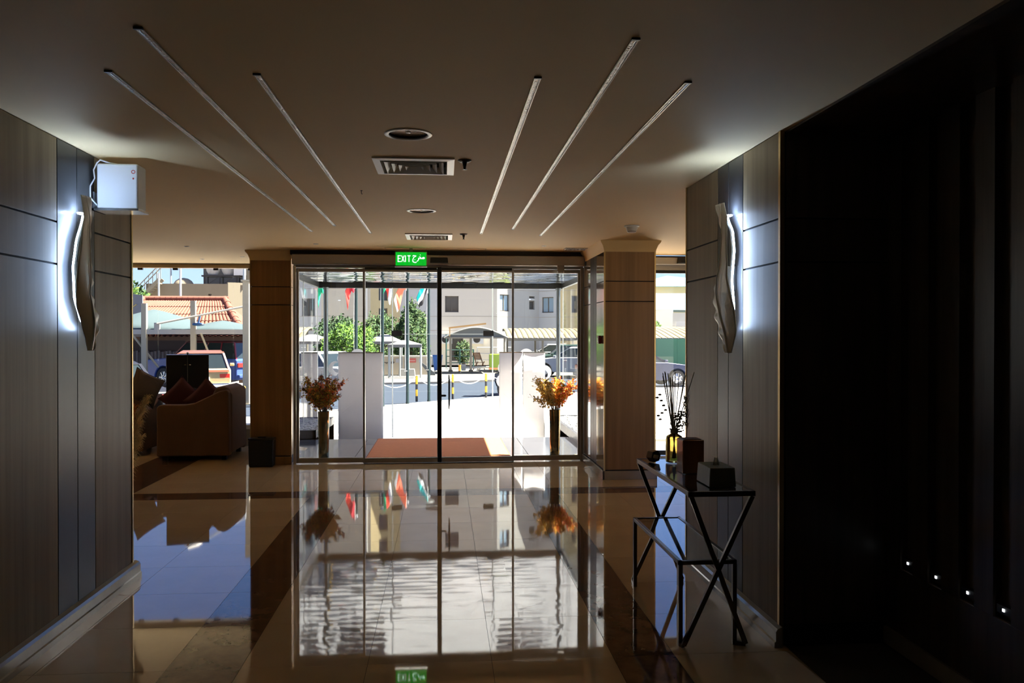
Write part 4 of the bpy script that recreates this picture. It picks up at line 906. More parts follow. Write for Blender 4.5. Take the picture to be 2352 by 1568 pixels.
# ------------------------------------------------------------------ low wall, tents, trees across the street
CREAM = M('cream_render', (0.518, 0.454, 0.360), .85, noise=(2, .4), col2=(0.475, 0.410, 0.324))
t = thing('garden_wall', 'low cream boundary wall with painted writing across the street', 'wall', (-1.9, 42.6, G))
MB().box(-2.2, 1.25, 0, .25, 0, .92).build('wall_body', CREAM, t); MB().box(-2.25, 1.3, -.04, .29, .92, .98).build('coping', M('coping_white', (.74, .70, .62), .8), t)
PAINT = M('dark_paint', (.03, .03, .035), .8)
strokes(MB(), [[(0, .5), (.12, .42), (.3, .42), (.36, .6)], [(.45, .55), (.45, .35), (.38, .2)], arc(.75, .5, .12, 0, 360), [(.87, .45), (.80, .3), (.62, .32)], [(.18, .28), (.2, .28)], [(.7, .85), (.72, .85)], [(.8, .85), (.82, .85)]], -1.12, .48, .32, .03, -.012, .0, sx=.55).build('painted_writing', PAINT, t)
sg = MB().box(.0, .48, -.03, 0, .62, .84).build('red_sign', M('sign_red', (.55, .12, .10), .6), t); MB().box(.05, .43, -.034, -.03, .71, .74).build('sign_text', M('sign_text_pale', (.7, .5, .45), .6), sg)
MB().box(-.55, -.35, -.03, 0, .62, .82).build('notice', M('notice_grey', (.45, .45, .5), .6), t); MB().box(.62, .80, -.03, 0, .62, .80).build('notice', MATS['notice_grey'], t)
LEAFM = {k: M('foliage_' + k, c, .8) for k, c in dict(lime=(.10, .21, .015), green=(.035, .09, .017), dark=(.018, .05, .014), olive=(.06, .10, .024)).items()}; BARK = M('bark', (.10, .07, .05), .9)
def tree(name, lab, x, y, z0, rx, rz, cz, mats, n=2600, cone=False, leaf=.10, group='trees and shrubs across the street', seed=1):
    random.seed(seed); t = thing(name, lab, 'tree', (x, y, z0), 0, group); mb = MB()
    for k in range(n):
        a = random.uniform(0, 2 * PI); u = random.uniform(-1, 1); rr = random.uniform(.55, 1.0) ** .5; s_ = math.sqrt(1 - u * u) * rr
        if cone: s_ *= (1 - .45 * (u + 1) / 2)
        lump = 1 + .16 * math.sin(a * 3 + u * 5 + seed) + .10 * math.sin(a * 7 - u * 9)
        p = Vector((rx * s_ * math.cos(a) * lump, rx * s_ * math.sin(a) * lump, cz + rz * u * rr * lump)); d = Vector((random.gauss(0, 1), random.gauss(0, 1), random.gauss(.6, 1))).normalized(); e = d.orthogonal().normalized()
        L = leaf * random.uniform(.7, 1.5); mb.cur = random.choice(range(len(mats))); mb.add([p - d * L * .5, p + e * L * .32, p + d * L * .7, p - e * L * .32], [(0, 1, 2, 3)])
    o = mb.build('foliage', mats, t); o['kind'] = 'stuff'
    tr = MB().tube([(0, 0, 0), (.05, 0, cz * .6), (0, 0, cz)], [.13, .10, .05], 8)
    for k in range(6): a = k * 1.05; tr.tube([(0, 0, cz * .55), (rx * .5 * math.cos(a), rx * .5 * math.sin(a), cz + rz * .2)], [.05, .02], 6)
    tr.build('trunk', BARK, t, smooth=True)
L_ = LEAFM
tree('clipped_tree', 'bright round clipped tree behind the flag poles', -4.25, 38.2, G, 1.12, .95, 1.55, [L_['lime'], L_['green'], L_['lime']], 6500, leaf=.10, seed=4)
tree('conifer', 'tall dark feathery shrub above the low wall', -1.75, 45.0, G, 1.15, 1.75, 1.95, [L_['green'], L_['olive'], L_['dark']], 5200, True, .13, seed=5)
tree('conifer', 'dark green shrub behind the pale tents', -3.6, 48.6, G, 1.25, 1.5, 1.7, [L_['green'], L_['dark'], L_['olive']], 4600, False, .13, seed=6)
tree('conifer', 'dark green hedge tree behind the round clipped tree', -5.6, 45.2, G, 1.3, 1.35, 1.6, [L_['dark'], L_['green'], L_['dark']], 4600, False, .13, seed=7)
tree('street_tree', 'leafy green tree above the red tiled roof', -17.9, 48.0, G, 1.5, 1.25, 3.6, [L_['green'], L_['dark'], L_['lime']], 3800, False, .2, seed=8)
tree('street_tree', 'pale green young tree before the blue roofed villa', 14.45, 56.0, G, .5, .75, 2.2, [L_['lime'], L_['olive']], 1800, False, .18, seed=9)
TENT = M('grey_tent_fabric', (0.223, 0.215, 0.210), .8); TENTW = M('pale_tent_fabric', (.24, .225, .205), .8)
def tent(lab, x, y, hx, hy, z0, z1, mat):
    t = thing('shade_tent', lab, 'tent', (x, y, G), 0, 'shade tents across the street')
    MB().add([(-hx, -hy, z0), (hx, -hy, z0), (hx, hy, z0), (-hx, hy, z0), (-hx * .2, 0, z1), (hx * .2, 0, z1)], [(0, 1, 5, 4), (1, 2, 5), (2, 3, 4, 5), (3, 0, 4), (0, 3, 2, 1)]).build('canopy', mat, t)
    MB().box(-hx, hx, -hy - .01, -hy + .01, z0 - .14, z0).box(-hx - .01, -hx + .01, -hy, hy, z0 - .14, z0).build('valance', mat, t)
    for sx in (-1, 1):
        for sy in (-1, 1): MB().tube([(sx * (hx - .05), sy * (hy - .05), 0), (sx * (hx - .05), sy * (hy - .05), z0)], .04, 8).build('pole', GALV, t)
tent('grey peaked shade tent behind the flag poles', -2.95, 41.75, .85, .9, 1.72, 2.06, TENT)
tent('white flat shade tent beside the street lamp', -1.85, 39.9, .80, .5, 1.58, 1.78, TENTW)
tent('grey shade tent left of the round clipped tree', -6.6, 42.4, 1.0, .9, 1.72, 2.06, TENT)

# arched carport
RIB = M('ribbed_sheet_cream', (.22, .185, .115), .5); ARCH = M('arch_sheet_grey', (.13, .14, .135), .5); POST = M('cream_post', (0.246, 0.223, 0.179), .6)
t = thing('arched_carport', 'grey arched carport roof on cream posts across the street', 'carport', (1.77, 47.5, G))
mb = MB()
for k in range(28):
    y0 = -1.7 + k * .125
    mb.grid(lambda u, v: ((u - .5) * 3.55, y0 + v * .125, 1.9 + .56 * math.sin(u * PI) + .02 * math.sin(v * PI)), 20, 3)
mb.build('roof_sheet', ARCH, t, smooth=60); m_ = C.objects[-1].modifiers.new('thick', 'SOLIDIFY'); m_.thickness = .02
MB().tube([((u / 20 - .5) * 3.55, -1.72, 1.9 + .56 * math.sin(u / 20 * PI)) for u in range(21)], .035, 6).build('edge_tube', GALV, t, smooth=True)
MB().prism([((u / 20 - .5) * 3.5, 1.9 + .54 * math.sin(u / 20 * PI)) for u in range(21)], -1.69, -1.67, 'y').build('gable_sheet', ARCH, t)
MB().box(-1.75, 1.75, -1.74, -1.66, 1.84, 1.92).box(-1.75, 1.75, 1.7, 1.78, 1.84, 1.92).build('tie_beam', POST, t)
for x in (-1.4, -.28, .85, 1.6):
    o = MB().tube([(x, -1.62, 0), (x, -1.62, 1.86)], .065, 8).build('post', POST, t); MB().box(x - .12, x + .12, -1.74, -1.5, 0, .1).build('foot_plate', BLKP, o)
MB().bar((-1.5, -2.0, 2.42), (.55, -2.0, 2.66), .05, .09).bar((-1.45, -2.0, 1.95), (-1.45, -2.0, 2.42), .06).build('timber_rail', M('timber_orange', (.62, .36, .13), .7), t)
def ribbed(lab, x, y, hx, hy, z0, z1, rz=0, posts=True):
    t = thing('ribbed_carport', lab, 'carport', (x, y, G), rz, 'ribbed carports'); n = int(hx * 2 / .30); mb = MB()
    for k in range(n):
        x0 = -hx + k * 2 * hx / n; wd = 2 * hx / n
        mb.grid(lambda u, v: (x0 + u * wd, -hy + 2 * hy * v, z0 + (z1 - z0) * math.sin(v * PI / 2) + .05 * math.sin(u * PI)), 6, 8)
    mb.build('ribbed_roof', RIB, t, smooth=60); m_ = C.objects[-1].modifiers.new('thick', 'SOLIDIFY'); m_.thickness = .02
    MB().box(-hx, hx, -hy - .05, -hy + .05, z0 - .13, z0 + .03).build('gutter_beam', POST, t); MB().box(-hx, hx, hy - .05, hy + .05, z1 - .15, z1).build('back_beam', POST, t)
    for k in range(4):
        xx = -hx + .3 + k * (2 * hx - .6) / 3; MB().tube([(xx, -hy + .1, 0), (xx, -hy + .1, z0 - .1)], .06, 8).build('post', POST, t); MB().tube([(xx, hy, 0), (xx, hy, z1 - .12)], .06, 8).build('post', POST, t)
ribbed('cream ribbed carport roof over the white cars', 6.6, 49.6, 2.95, 2.0, 1.83, 2.42)
ribbed('cream ribbed carport roof left of the porch post', -9.1, 46.6, 1.6, 1.6, 1.85, 2.45)
ribbed('cream ribbed carport roof behind the green hoarding', 13.3, 42.2, 4.2, 2.6, 1.85, 2.45)
# small things in front of the building
WD = M('teak_wood', (.35, .17, .08), .6)
t = thing('wooden_chair', 'slatted wooden folding chair under the arched carport', 'chair', (2.05, 48.6, G), R(-60))
for sy in (-.22, .22):
    MB().bar((-.28, sy, 0), (.25, sy, .48), .04).build('leg', WD, t); MB().bar((.28, sy, 0), (-.3, sy, 1.0), .04).build('leg', WD, t)
for k in range(5): MB().box(-.14 + .08 * k, -.08 + .08 * k, -.24, .24, .40, .42).build('seat_slat', WD, t)
for k in range(6): MB().bar((-.12 - .034 * k, -.24, .62 + .07 * k), (-.12 - .034 * k, .24, .62 + .07 * k), .015, .06).build('back_slat', WD, t)
t = thing('concrete_bench', 'long low white concrete kerb bench under the arched carport', 'bench', (1.95, 47.5, G))
MB().box(-1.0, 1.3, -.2, .2, .12, .24).build('slab', M('bench_white', (.78, .75, .66), .8), t, bevel=.02); MB().box(-.95, -.7, -.18, .18, 0, .36).build('end_block', MATS['bench_white'], t, bevel=.03); MB().box(1.0, 1.25, -.18, .18, 0, .12).build('end_block', MATS['bench_white'], t)
t = thing('garden_fence', 'dark green tube fence with a shrub behind the arched carport', 'fence', (.85, 52.0, G))
GRF = M('fence_green', (.03, .09, .08), .5)
for z in (.3, .7, 1.1): MB().tube([(-.7, 0, z), (1.0, 0, z)], .03, 6).build('rail', GRF, t)
for x in (-.7, .15, 1.0): MB().tube([(x, 0, 0), (x, 0, 2.1 if x < 0 else 1.15)], .05, 6).build('post', GRF, t)
tree('shrub', 'grey green shrub behind the dark tube fence', 1.25, 53.0, G, .5, .7, .95, [L_['olive'], L_['dark']], 900, False, .12, seed=13)
t = thing('white_railing', 'white tube railing beside the wooden chair', 'railing', (3.3, 52.5, G))
for z in (.45, .85, 1.25): MB().tube([(-1.2, 0, z), (1.0, 0, z)], .03, 6).build('rail', WHITE, t)
for x in (-1.2, -.1, 1.0): MB().tube([(x, 0, 0), (x, 0, 1.28)], .035, 6).build('post', WHITE, t)
t = thing('wheelie_bin', 'blue plastic bin beside the arched carport', 'bin', (-.35, 46.5, G)); MB().hull8([(-.2, -.2, .06), (.2, -.2, .06), (.2, .2, .06), (-.2, .2, .06)], [(-.27, -.27, .85), (.27, -.27, .85), (.27, .27, .85), (-.27, .27, .85)]).build('body', M('bin_blue', (.03, .14, .5), .5), t, bevel=.02); MB().box(-.28, .28, -.28, .3, .85, .92).build('lid', MATS['bin_blue'], t, bevel=.02)
for sx in (-.15, .15): MB().lathe([(.001, -.03), (.08, -.03), (.08, .03), (.001, .03)], 12, axis='x').build('wheel', TYRE, t, (sx, .2, .08))
t = thing('marker_post', 'short orange marker post beside the carport post', 'post', (.85, 44.6, G)); MB().cyl((0, 0), .07, 0, .42, 12).build('shaft', M('marker_orange', (.75, .36, .05), .6), t, smooth=True); MB().cyl((0, 0), .072, 0, .1, 12).build('foot', BLKP, t)
t = thing('stone_wedge', 'dark leaning stone slab before the low wall', 'slab', (-.95, 41.9, G)); MB().prism([(-.12, .62), (-.28, .66), (.25, 0), (.52, 0), (.5, .12)], -.05, .08, 'y').build('slab', M('dark_slab', (.09, .10, .11), .7), t)

# ------------------------------------------------------------------ main building across the street
def facade(t, p0, p1, z0, z1, mat, wins=(), th=.35, name='wall', joints=()):
    """wall from plan point p0 to p1 with recessed windows (a0, a1, z0, z1, glass material, mullions); pieces left of each other run along the wall"""
    p0 = Vector((*p0, 0)); p1 = Vector((*p1, 0)); d = (p1 - p0).normalized(); L = (p1 - p0).length; n = Vector((d.y, -d.x, 0))
    def bx(a0, a1, za, zb, o0, o1):
        q = [p0 + d * a + n * o for a, o in ((a0, o0), (a1, o0), (a1, o1), (a0, o1))]
        return [tuple(v + Vector((0, 0, za))) for v in q], [tuple(v + Vector((0, 0, zb))) for v in q]
    mb = MB(); xs_ = sorted({0, L, *[w_[0] for w_ in wins], *[w_[1] for w_ in wins]}); zs_ = sorted({z0, z1, *[w_[2] for w_ in wins], *[w_[3] for w_ in wins]})
    for i in range(len(xs_) - 1):
        for j in range(len(zs_) - 1):
            cx, cz = (xs_[i] + xs_[i+1]) / 2, (zs_[j] + zs_[j+1]) / 2
            if any(w_[0] < cx < w_[1] and w_[2] < cz < w_[3] for w_ in wins): continue
            mb.hull8(*bx(xs_[i], xs_[i+1], zs_[j], zs_[j+1], 0, -th))
    o = mb.build(name, mat, t)
    for w_ in wins:
        a0, a1, za, zb, gm, nm = w_
        f = MB()
        for a in (a0, a1 - .06): f.hull8(*bx(a, a + .06, za, zb, -.10, -.2))
        for zz in (za, zb - .06): f.hull8(*bx(a0, a1, zz, zz + .06, -.10, -.2))
        for k in range(1, nm): am = a0 + (a1 - a0) * k / nm; f.hull8(*bx(am - .03, am + .03, za, zb, -.10, -.2))
        fo_ = f.build('window', FRM, t)
        MB().hull8(*bx(a0 + .03, a1 - .03, za + .03, zb - .03, -.14, -.16)).build('pane', gm, fo_)
    for jz in joints: MB().hull8(*bx(.01, L - .01, jz - .015, jz + .015, .008, -.02)).build('joint_line', JNT, t)
FRM = M('window_frame_dark', (.12, .10, .08), .5); JNT = M('facade_joint', (.42, .37, .30), .9)
GB = M('brown_window_glass', (.10, .075, .055), .08, coat=.4); GC = M('blue_window_glass', (.30, .42, .52), .06, coat=.5); GD = M('dark_window_glass', (.05, .045, .04), .1, coat=.3)
FC = M('facade_cream', (0.738, 0.671, 0.564), .85, noise=(1, .4), col2=(0.699, 0.632, 0.525)); FW = M('facade_white', (0.400, 0.395, 0.381), .85); FY = M('facade_yellow', (0.580, 0.468, 0.263), .85); FG = M('facade_grey', (0.557, 0.557, 0.557), .85); FBG = M('facade_beige', (0.617, 0.552, 0.450), .85, noise=(1, .4), col2=(0.562, 0.506, 0.412))
t = thing('apartment_building', 'cream and white apartment building with bays across the street', 'building', (0, 0, G))
J = [2.35, 3.3, 5.15, 6.1, 7.95, 8.9, 10.75, 11.7, 13.5, 14.4]; o4 = -G
def rows(a0, a1, z, h, gm, nm, n=5, step=2.8): return [(a0, a1, z + step * k, z + step * k + h, gm, nm) for k in range(n)]
facade(t, (-11.0, 57), (-8.2, 56.4), 0, 16.5, FG, rows(.5, 1.2, 3.3, 1.2, GC, 2) + rows(1.5, 2.4, 3.3, 1.2, GD, 2), joints=J)
facade(t, (-8.2, 56.4), (-4.9, 56), 0, 16.5, FBG, joints=J)
facade(t, (-4.9, 56), (-3.0, 57.2), 0, 16.5, FY, rows(.62, 1.30, 2.75, 1.1, GD, 1, 8, 1.62))
facade(t, (-3.0, 57.2), (-.19, 56), 0, 16.5, FG, rows(1.9, 2.8, 6.6, 1.2, GB, 2, 2), joints=J)
facade(t, (-.19, 56), (3.6, 56), 0, 16.5, FC, rows(.27, 1.18, 3.58, 1.09, GB, 2) + [(.6, 1.5, .3, 2.1, GD, 1)], joints=J)
facade(t, (3.6, 56), (6.75, 58.6), 0, 16.5, FW, rows(.25, 1.15, 3.66, 1.15, GC, 2) + rows(3.10, 3.65, 3.84, .62, GD, 1) + rows(3.10, 3.65, 4.62, .16, GD, 1), joints=J)
facade(t, (6.75, 58.6), (8.1, 57.4), 0, 16.5, FG, rows(.25, 1.25, 3.62, 1.1, GC, 2), joints=J)
facade(t, (8.1, 57.4), (12, 56.9), 0, 16.5, FY, rows(.8, 1.8, 3.6, 1.2, GD, 2) + rows(2.6, 3.5, 3.6, 1.2, GD, 2), joints=J)
MB().prism([(-11, 57.3), (-8.2, 56.7), (-4.9, 56.3), (-3, 57.5), (-.19, 56.3), (3.6, 56.3), (6.6, 58.9), (8.1, 57.7), (12, 57.2), (12, 70), (-11, 70)], 16.1, 16.5, 'z').build('roof', FG, t)
MB().box(-11, -10.6, 57.3, 70, 0, 16.5).box(11.6, 12, 57.2, 70, 0, 16.5).box(-11, 12, 69.6, 70, 0, 16.5).build('wall', FBG, t)
MB().tube([(-5.15, 56.0, 2.2), (-5.15, 55.95, 16)], .06, 6).build('downpipe', WHITE, t); MB().ball((-5.15, 55.9, 2.3), .14, 8, 5).build('pipe_elbow', WHITE, t)
for x, y in ((2.2, 55.85), (.1, 55.85)):
    ac = MB().box(x - .45, x + .45, y - .35, y, 1.45, 2.05).build('air_conditioner', WHITE, t); MB().lathe([(.001, y - .36), (.24, y - .36), (.24, y - .35)], 16, (x, 1.75), axis='y').build('fan_grille', GD, ac)

# ------------------------------------------------------------------ scene beyond the lounge window
t = thing('tiled_pavilion', 'open pavilion with a curved red clay tile roof beyond the lounge window', 'pavilion', (-11.6, 38.7, G))
CLAY = M('clay_tile', (.23, .082, .053), .8, noise=(3, .35), col2=(.18, .056, .035)); DKW = M('pavilion_dark_wood', (.10, .055, .035), .7)
xa, xb, ya, yb = -5.0, 3.43, -3.2, 3.2          # eaves
ra, rb, zr, ze = -1.9, 1.65, 3.62, 2.0           # ridge
def slope(v): return ze + (zr - ze) * (v ** 1.55)
mb = MB(); NC = 36
for k in range(NC):
    xe = xa + .1 + (xb - xa - .2) * (k + .5) / NC; xr = ra + (rb - ra) * (k + .5) / NC
    x0_ = xe
    for s_ in range(6):
        v0, v1 = s_ / 6, (s_ + 1) / 6 + .03
        pts = [(xe + (xr - xe) * v, ya + (0 - ya) * v, slope(min(v, 1)) + .05 - .03 * (v - v0) * 6) for v in (v0, (v0 + v1) / 2, v1)]
        mb.tube(pts, [.105 * (1 - .45 * v0), .10 * (1 - .45 * v0), .09 * (1 - .45 * v0)], 8, False)
o = mb.build('tile_courses', CLAY, t, smooth=60); o['kind'] = 'stuff'
mb = MB()
mb.grid(lambda u, v: ((xa + (xb - xa) * u) * (1 - v) + (ra + (rb - ra) * u) * v, ya * (1 - v), slope(v)), 12, 12)
mb.grid(lambda u, v: ((xa + (xb - xa) * u) * (1 - v) + (ra + (rb - ra) * u) * v, yb * (1 - v), slope(v)), 12, 12)
mb.grid(lambda u, v: (xb + (rb - xb) * v, (ya + (yb - ya) * u) * (1 - v), slope(v)), 12, 12); mb.grid(lambda u, v: (xa + (ra - xa) * v, (ya + (yb - ya) * u) * (1 - v), slope(v)), 12, 12)
mb.build('roof_deck', M('clay_deck', (0.186, 0.062, 0.043), .9), t, smooth=60)
rt_ = MB().tube([(-.15, 0, 0), (.16, 0, .01)], [.115, .10], 10).mesh('ridge_tile', CLAY, True)
for k in range(15): inst('ridge_tile', rt_, t, (ra + .13 + (rb - ra) * k / 14.5, 0, zr + .07))
for cx_, rx_ in ((xb, rb), (xa, ra)):
    for k in range(9):
        v = k / 9; q0 = Vector((cx_ + (rx_ - cx_) * v, ya * (1 - v), slope(v) + .08)); v = (k + 1.15) / 9; q1 = Vector((cx_ + (rx_ - cx_) * v, ya * (1 - v), slope(min(1, v)) + .08))
        MB().tube([q0, q1], [.16, .13], 10).build('hip_tile', CLAY, t, smooth=True)
for x in (-4.2, -1.6, .9, 3.1):
    for y in (-2.8, 2.8): MB().box(x - .13, x + .13, y - .13, y + .13, 0, ze).build('post', DKW, t)
MB().box(xa + .2, xb - .2, ya + .25, ya + .45, ze - .2, ze).box(xa + .2, xb - .2, yb - .45, yb - .25, ze - .2, ze).build('eaves_beam', DKW, t)
CORR = M('corrugated_grey', (0.154, 0.154, 0.198), .6); mb = MB()
for k in range(26): mb.grid(lambda u, v: (-4.4 + (k + u) * .17, 2.4 + .05 * math.sin(u * 2 * PI), v * 1.25 + .03 * math.sin(k * 2.1)), 6, 1)
mb.build('corrugated_screen', CORR, t, smooth=60); MB().box(-4.6, 2.9, 2.5, 2.56, 0, 1.95).build('back_screen', M('dark_cloth', (.05, .045, .06), .9), t)
t = thing('shade_carport', 'teal fabric shade canopy on cream posts over the parked cars', 'carport', (-9.1, 30.5, G))
TEAL = M('teal_shade_cloth', (.045, .072, .08), .8); CRP = M('carport_cream', (0.312, 0.277, 0.205), .6)
def sail(x0, x1, zp):
    def fn(u, v):
        x = x0 + (x1 - x0) * u; k = (1 - abs(2 * u - 1) ** 1.2) * math.sin(min(1, v * 1.0) * PI) ** .8
        return (x, 0 + 4.4 * v, 2.22 + zp * k)
    return MB().grid(fn, 20, 16)
for x0, x1, zp in ((-4.2, .35, .78), (-.85, 2.15, .36)):
    o = sail(x0, x1, zp).build('shade_cloth', TEAL, t, smooth=80); m_ = o.modifiers.new('thick', 'SOLIDIFY'); m_.thickness = .01
MB().box(-4.2, 2.2, -.07, .07, 2.05, 2.22).build('front_beam', M('beam_offwhite', (0.348, 0.330, 0.294), .6), t); MB().box(-4.2, 2.2, 4.3, 4.44, 2.05, 2.2).build('rear_beam', CRP, t)
for x in (-1.55, .15): MB().box(x - .085, x + .085, -.085, .085, 0, 3.25 if x > 0 else 3.15).build('post', CRP, t)
for x, e in ((-2.0, .8), (.42, .35)): MB().tube([(x, -.05, 2.1), (x + e, .4, .85)], .04, 8).build('brace', CRP, t)
MB().tube([(-1.1, -.05, 2.42), (2.05, -.3, 3.05)], .035, 8).box(-1.2, -1.02, -.06, .06, 2.2, 2.46).build('stay_rod', MATS['beam_offwhite'], t)
MB().ball((.35, -.1, 2.40), .22, 14, 8, (1, .5, .28)).tube([(.35, -.1, 2.44), (.42, -.1, 2.75)], .035, 8).build('hanging_lamp', M('lamp_blue', (.02, .08, .20), .4), t, smooth=True)
t = thing('gate_post', 'tall cream steel post at the right edge of the lounge window view', 'post', (-5.66, 24.35, G)); MB().box(-.09, .09, -.09, .09, 0, 3.55).build('shaft', CRP, t, bevel=.01); MB().box(-.13, .13, -.13, .13, 3.55, 3.60).build('cap', CRP, t); MB().box(-.14, .14, -.14, .14, 0, .04).build('base_plate', CRP, t)
# tan building with tanks
TAN = M('tan_render', (0.302, 0.238, 0.158), .9, noise=(.8, .3), streak=(1, 1, .25), col2=(0.230, 0.180, 0.122)); TANL = M('tan_render_light', (0.277, 0.237, 0.170), .9)
t = thing('tan_building', 'low tan rendered building with roof dome behind the tiled roof', 'building', (0, 0, G))
facade(t, (-19.1, 55), (-13.95, 55), 0, 5.35, TAN, [(2.75, 3.1, 3.3, 4.3, GD, 1), (3.9, 4.1, 3.6, 4.7, GD, 1), (4.55, 5.0, 3.2, 3.85, GD, 1)])
facade(t, (-13.95, 55), (-13.0, 55.4), 0, 5.45, TANL); MB().box(-19, -13.1, 55.3, 57.9, 5.0, 5.3).build('roof', TAN, t)
MB().lathe([(.95, 0), (.9, .35), (.7, .65), (.4, .85), (.001, .92)], 20).build('roof_dome', TANL, t, (-17.35, 57, 5.2), smooth=True); C.objects[-1].scale = (.72, .72, .72)
for k in range(12): MB().box(-19.75 + .14 * k, -19.6 + .14 * k, 54.2, 54.9, 3.65 + .15 * k, 3.72 + .15 * k).build('stair_tread', TANL, t)
for y in (54.2, 54.9):
    MB().bar((-20.0, y, 4.4), (-18.0, y, 6.5), .05).bar((-20.0, y, 3.5), (-18.0, y, 5.6), .07, .2).build('stair_rail', TANL, t)
    for k in range(8): MB().bar((-19.9 + .25 * k, y, 3.6 + .262 * k), (-19.9 + .25 * k, y, 4.5 + .262 * k), .03).build('baluster', TANL, t)
t = thing('tower_block', 'tan tower block with dark recesses behind the tanks', 'building', (0, 0, G))
facade(t, (-13.6, 58), (-11.2, 58), 0, 14, M('tower_beige', (0.396, 0.324, 0.216), .9), [(.75, 1.55, 1.2, 5.0, GD, 1), (.75, 1.55, 6.0, 9.0, GD, 1)]); MB().box(-13.6, -11.2, 58.4, 66, 13.6, 14).box(-13.6, -13.2, 58.3, 66, 0, 13.6).build('wall', TANL, t)
t = thing('dark_tower', 'dark grey concrete building against the sky', 'building', (0, 0, G)); facade(t, (-18.6, 66), (-15.6, 66), 0, 11, M('concrete_dark', (.10, .10, .10), .9), [(.6, 1.4, 7.0, 8.6, GD, 1)]); MB().box(-18.6, -15.6, 66.3, 74, 10.6, 11).box(-18.6, -18.3, 66.3, 74, 0, 10.6).build('wall', MATS['concrete_dark'], t)
t = thing('tank_stand', 'steel stand with round white water tanks on the tan roof', 'water tank', (-15.0, 57.5, G + 5.3))
TW = M('tank_white', (0.446, 0.446, 0.432), .6)
for x in (-.55, .45): MB().lathe([(.001, .75), (.3, .8), (.45, 1.1), (.45, 1.9), (.3, 2.1), (.001, 2.15)], 18, (x, 0)).build('tank', TW, t, smooth=True)
for x in (-1.0, 0, 1.1):
    for y in (-.4, .4): MB().bar((x, y, 0), (x, y, .72), .08).build('leg', BLKP, t)
MB().box(-1.2, 1.3, -.5, .5, .66, .76).build('platform', BLKP, t); MB().box(.95, 1.75, -.6, -.5, .75, 2.4).build('ribbed_panel', WHITE, t)
for k in range(2): MB().bar((-1.0 + k, -.42, 0), (0 + k, -.42, .7), .04).build('brace', BLKP, t)
for x, y, h_, lab in ((-17.3, 52, 5.8, 'thin dark mast behind the tiled roof'), (-19.3, 60.5, 7.3, 'thin lamp mast beside the roof stair'), (-13.4, 43.5, 7.0, 'bare steel pole rising past the tiled roof')):
    t = thing('mast', lab, 'pole', (x, y, G)); MB().tube([(0, 0, 0), (0, 0, h_)], .06, 8).build('shaft', GALV, t, smooth=True); MB().cyl((0, 0), .12, 0, .05, 10).build('base_plate', GALV, t)
    if 'lamp' in lab: MB().tube([(0, 0, h_ - .02), (.4, 0, h_ + .1), (.8, 0, h_ + .1)], .04, 6).build('arm', GALV, t)
t = thing('shop_sign', 'grey leaning sign board with gold writing at the edge of the tiled roof', 'sign', (-12.85, 35.3, G)); SGN = M('sign_grey', (.17, .16, .18), .6); GLD = M('sign_gold', (.55, .38, .12), .5)
b_ = MB().hull8([(-.75, 0, 1.95), (.55, -.3, 1.95), (.55, -.22, 1.95), (-.75, .08, 1.95)], [(-.75, 0, 3.85), (.55, -.3, 3.65), (.55, -.22, 3.65), (-.75, .08, 3.85)]).build('board', SGN, t)
for k in range(4): MB().bar((-.6, -.045, 2.4 + .12 * k), (.1 - .1 * (k % 2), -.21, 2.4 + .12 * k), .01, .05).build('writing_line', GLD, b_)
MB().tube([(.0, -.19, 3.1), (.08, -.2, 3.35), (-.1, -.16, 3.3), (.1, -.21, 3.15), (.3, -.26, 3.28)], .02, 5).build('emblem_scroll', GLD, b_)
for x in (-.6, .4): MB().box(x - .05, x + .05, -.05, .1, 0, 2.0).build('post', BLKP, t)

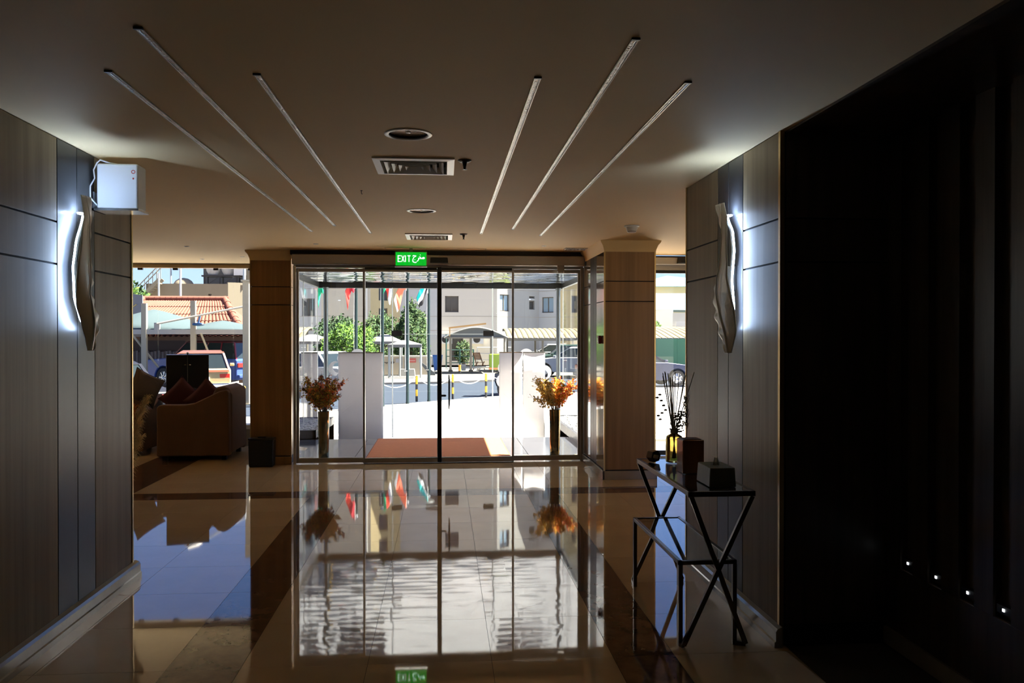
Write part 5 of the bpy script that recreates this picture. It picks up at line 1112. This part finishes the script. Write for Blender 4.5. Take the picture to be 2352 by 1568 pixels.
# ------------------------------------------------------------------ scene beyond the side door
t = thing('site_hoarding', 'green site hoarding behind the navy sedan', 'fence', (10.5, 36.6, G), R(8)); HG = M('hoarding_green', (0.005, 0.093, 0.053), .6, noise=(2, .4), col2=(0.004, 0.074, 0.043))
for k in range(6): MB().box(-3.0 + k * 1.0, -2.005 + k * 1.0, 0, .05, .05, 1.86).build('hoarding_panel', HG, t)
MB().box(-3, 3, .05, .12, 1.5, 1.58).box(-3, 3, .05, .12, .3, .38).build('rail', BLKP, t)
t = thing('concrete_barrier', 'white concrete barrier block beside the navy sedan', 'barrier', (10.2, 34.4, G)); MB().hull8([(-.5, -.25, 0), (.5, -.25, 0), (.5, .25, 0), (-.5, .25, 0)], [(-.45, -.12, .3), (.45, -.12, .3), (.45, .12, .3), (-.45, .12, .3)]).build('block', WHITE, t); MB().box(-.45, .45, -.10, .10, .3, .34).build('cap', WHITE, t)
t = thing('villa', 'white villa with a light blue tiled roof beyond the side door', 'building', (0, 0, G)); BLT = M('blue_roof_tile', (0.124, 0.260, 0.360), .6)
facade(t, (13.5, 62), (17.0, 60.5), 0, 4.0, FG, [(1.0, 1.9, 1.2, 2.6, GD, 2)]); facade(t, (17.0, 60.5), (24, 60.5), 0, 3.7, FW, [(.5, 1.3, 1.2, 2.4, GD, 2), (1.6, 2.5, .2, 2.4, GD, 2), (1.7, 2.3, 2.9, 3.4, GD, 1)])
MB().add([(13.0, 61.2, 4.0), (24.5, 59.8, 3.8), (24.5, 66, 3.8), (13, 66, 4.0), (15.5, 63.5, 5.3), (24.5, 63.5, 5.3)], [(0, 1, 5, 4), (1, 2, 5), (2, 3, 4, 5), (3, 0, 4), (0, 3, 2, 1)]).build('roof', BLT, t)
MB().box(17.0, 24, 59.6, 60.5, 2.55, 2.7).build('balcony_slab', FW, t); MB().box(17.0, 24, 59.6, 59.66, 2.7, 3.05).build('balcony_front', FG, t)
facade(t, (16, 70), (26, 69), 0, 6.2, FY, [(1, 2, 4.6, 5.6, GD, 2), (3, 4, 4.6, 5.6, GD, 2)]); MB().add([(15.5, 69.5, 6.2), (26.5, 68.4, 6.2), (26, 76, 6.2), (16, 76, 6.2), (20, 73, 7.4)], [(0, 1, 4), (1, 2, 4), (2, 3, 4), (3, 0, 4)]).build('roof', BLT, t)
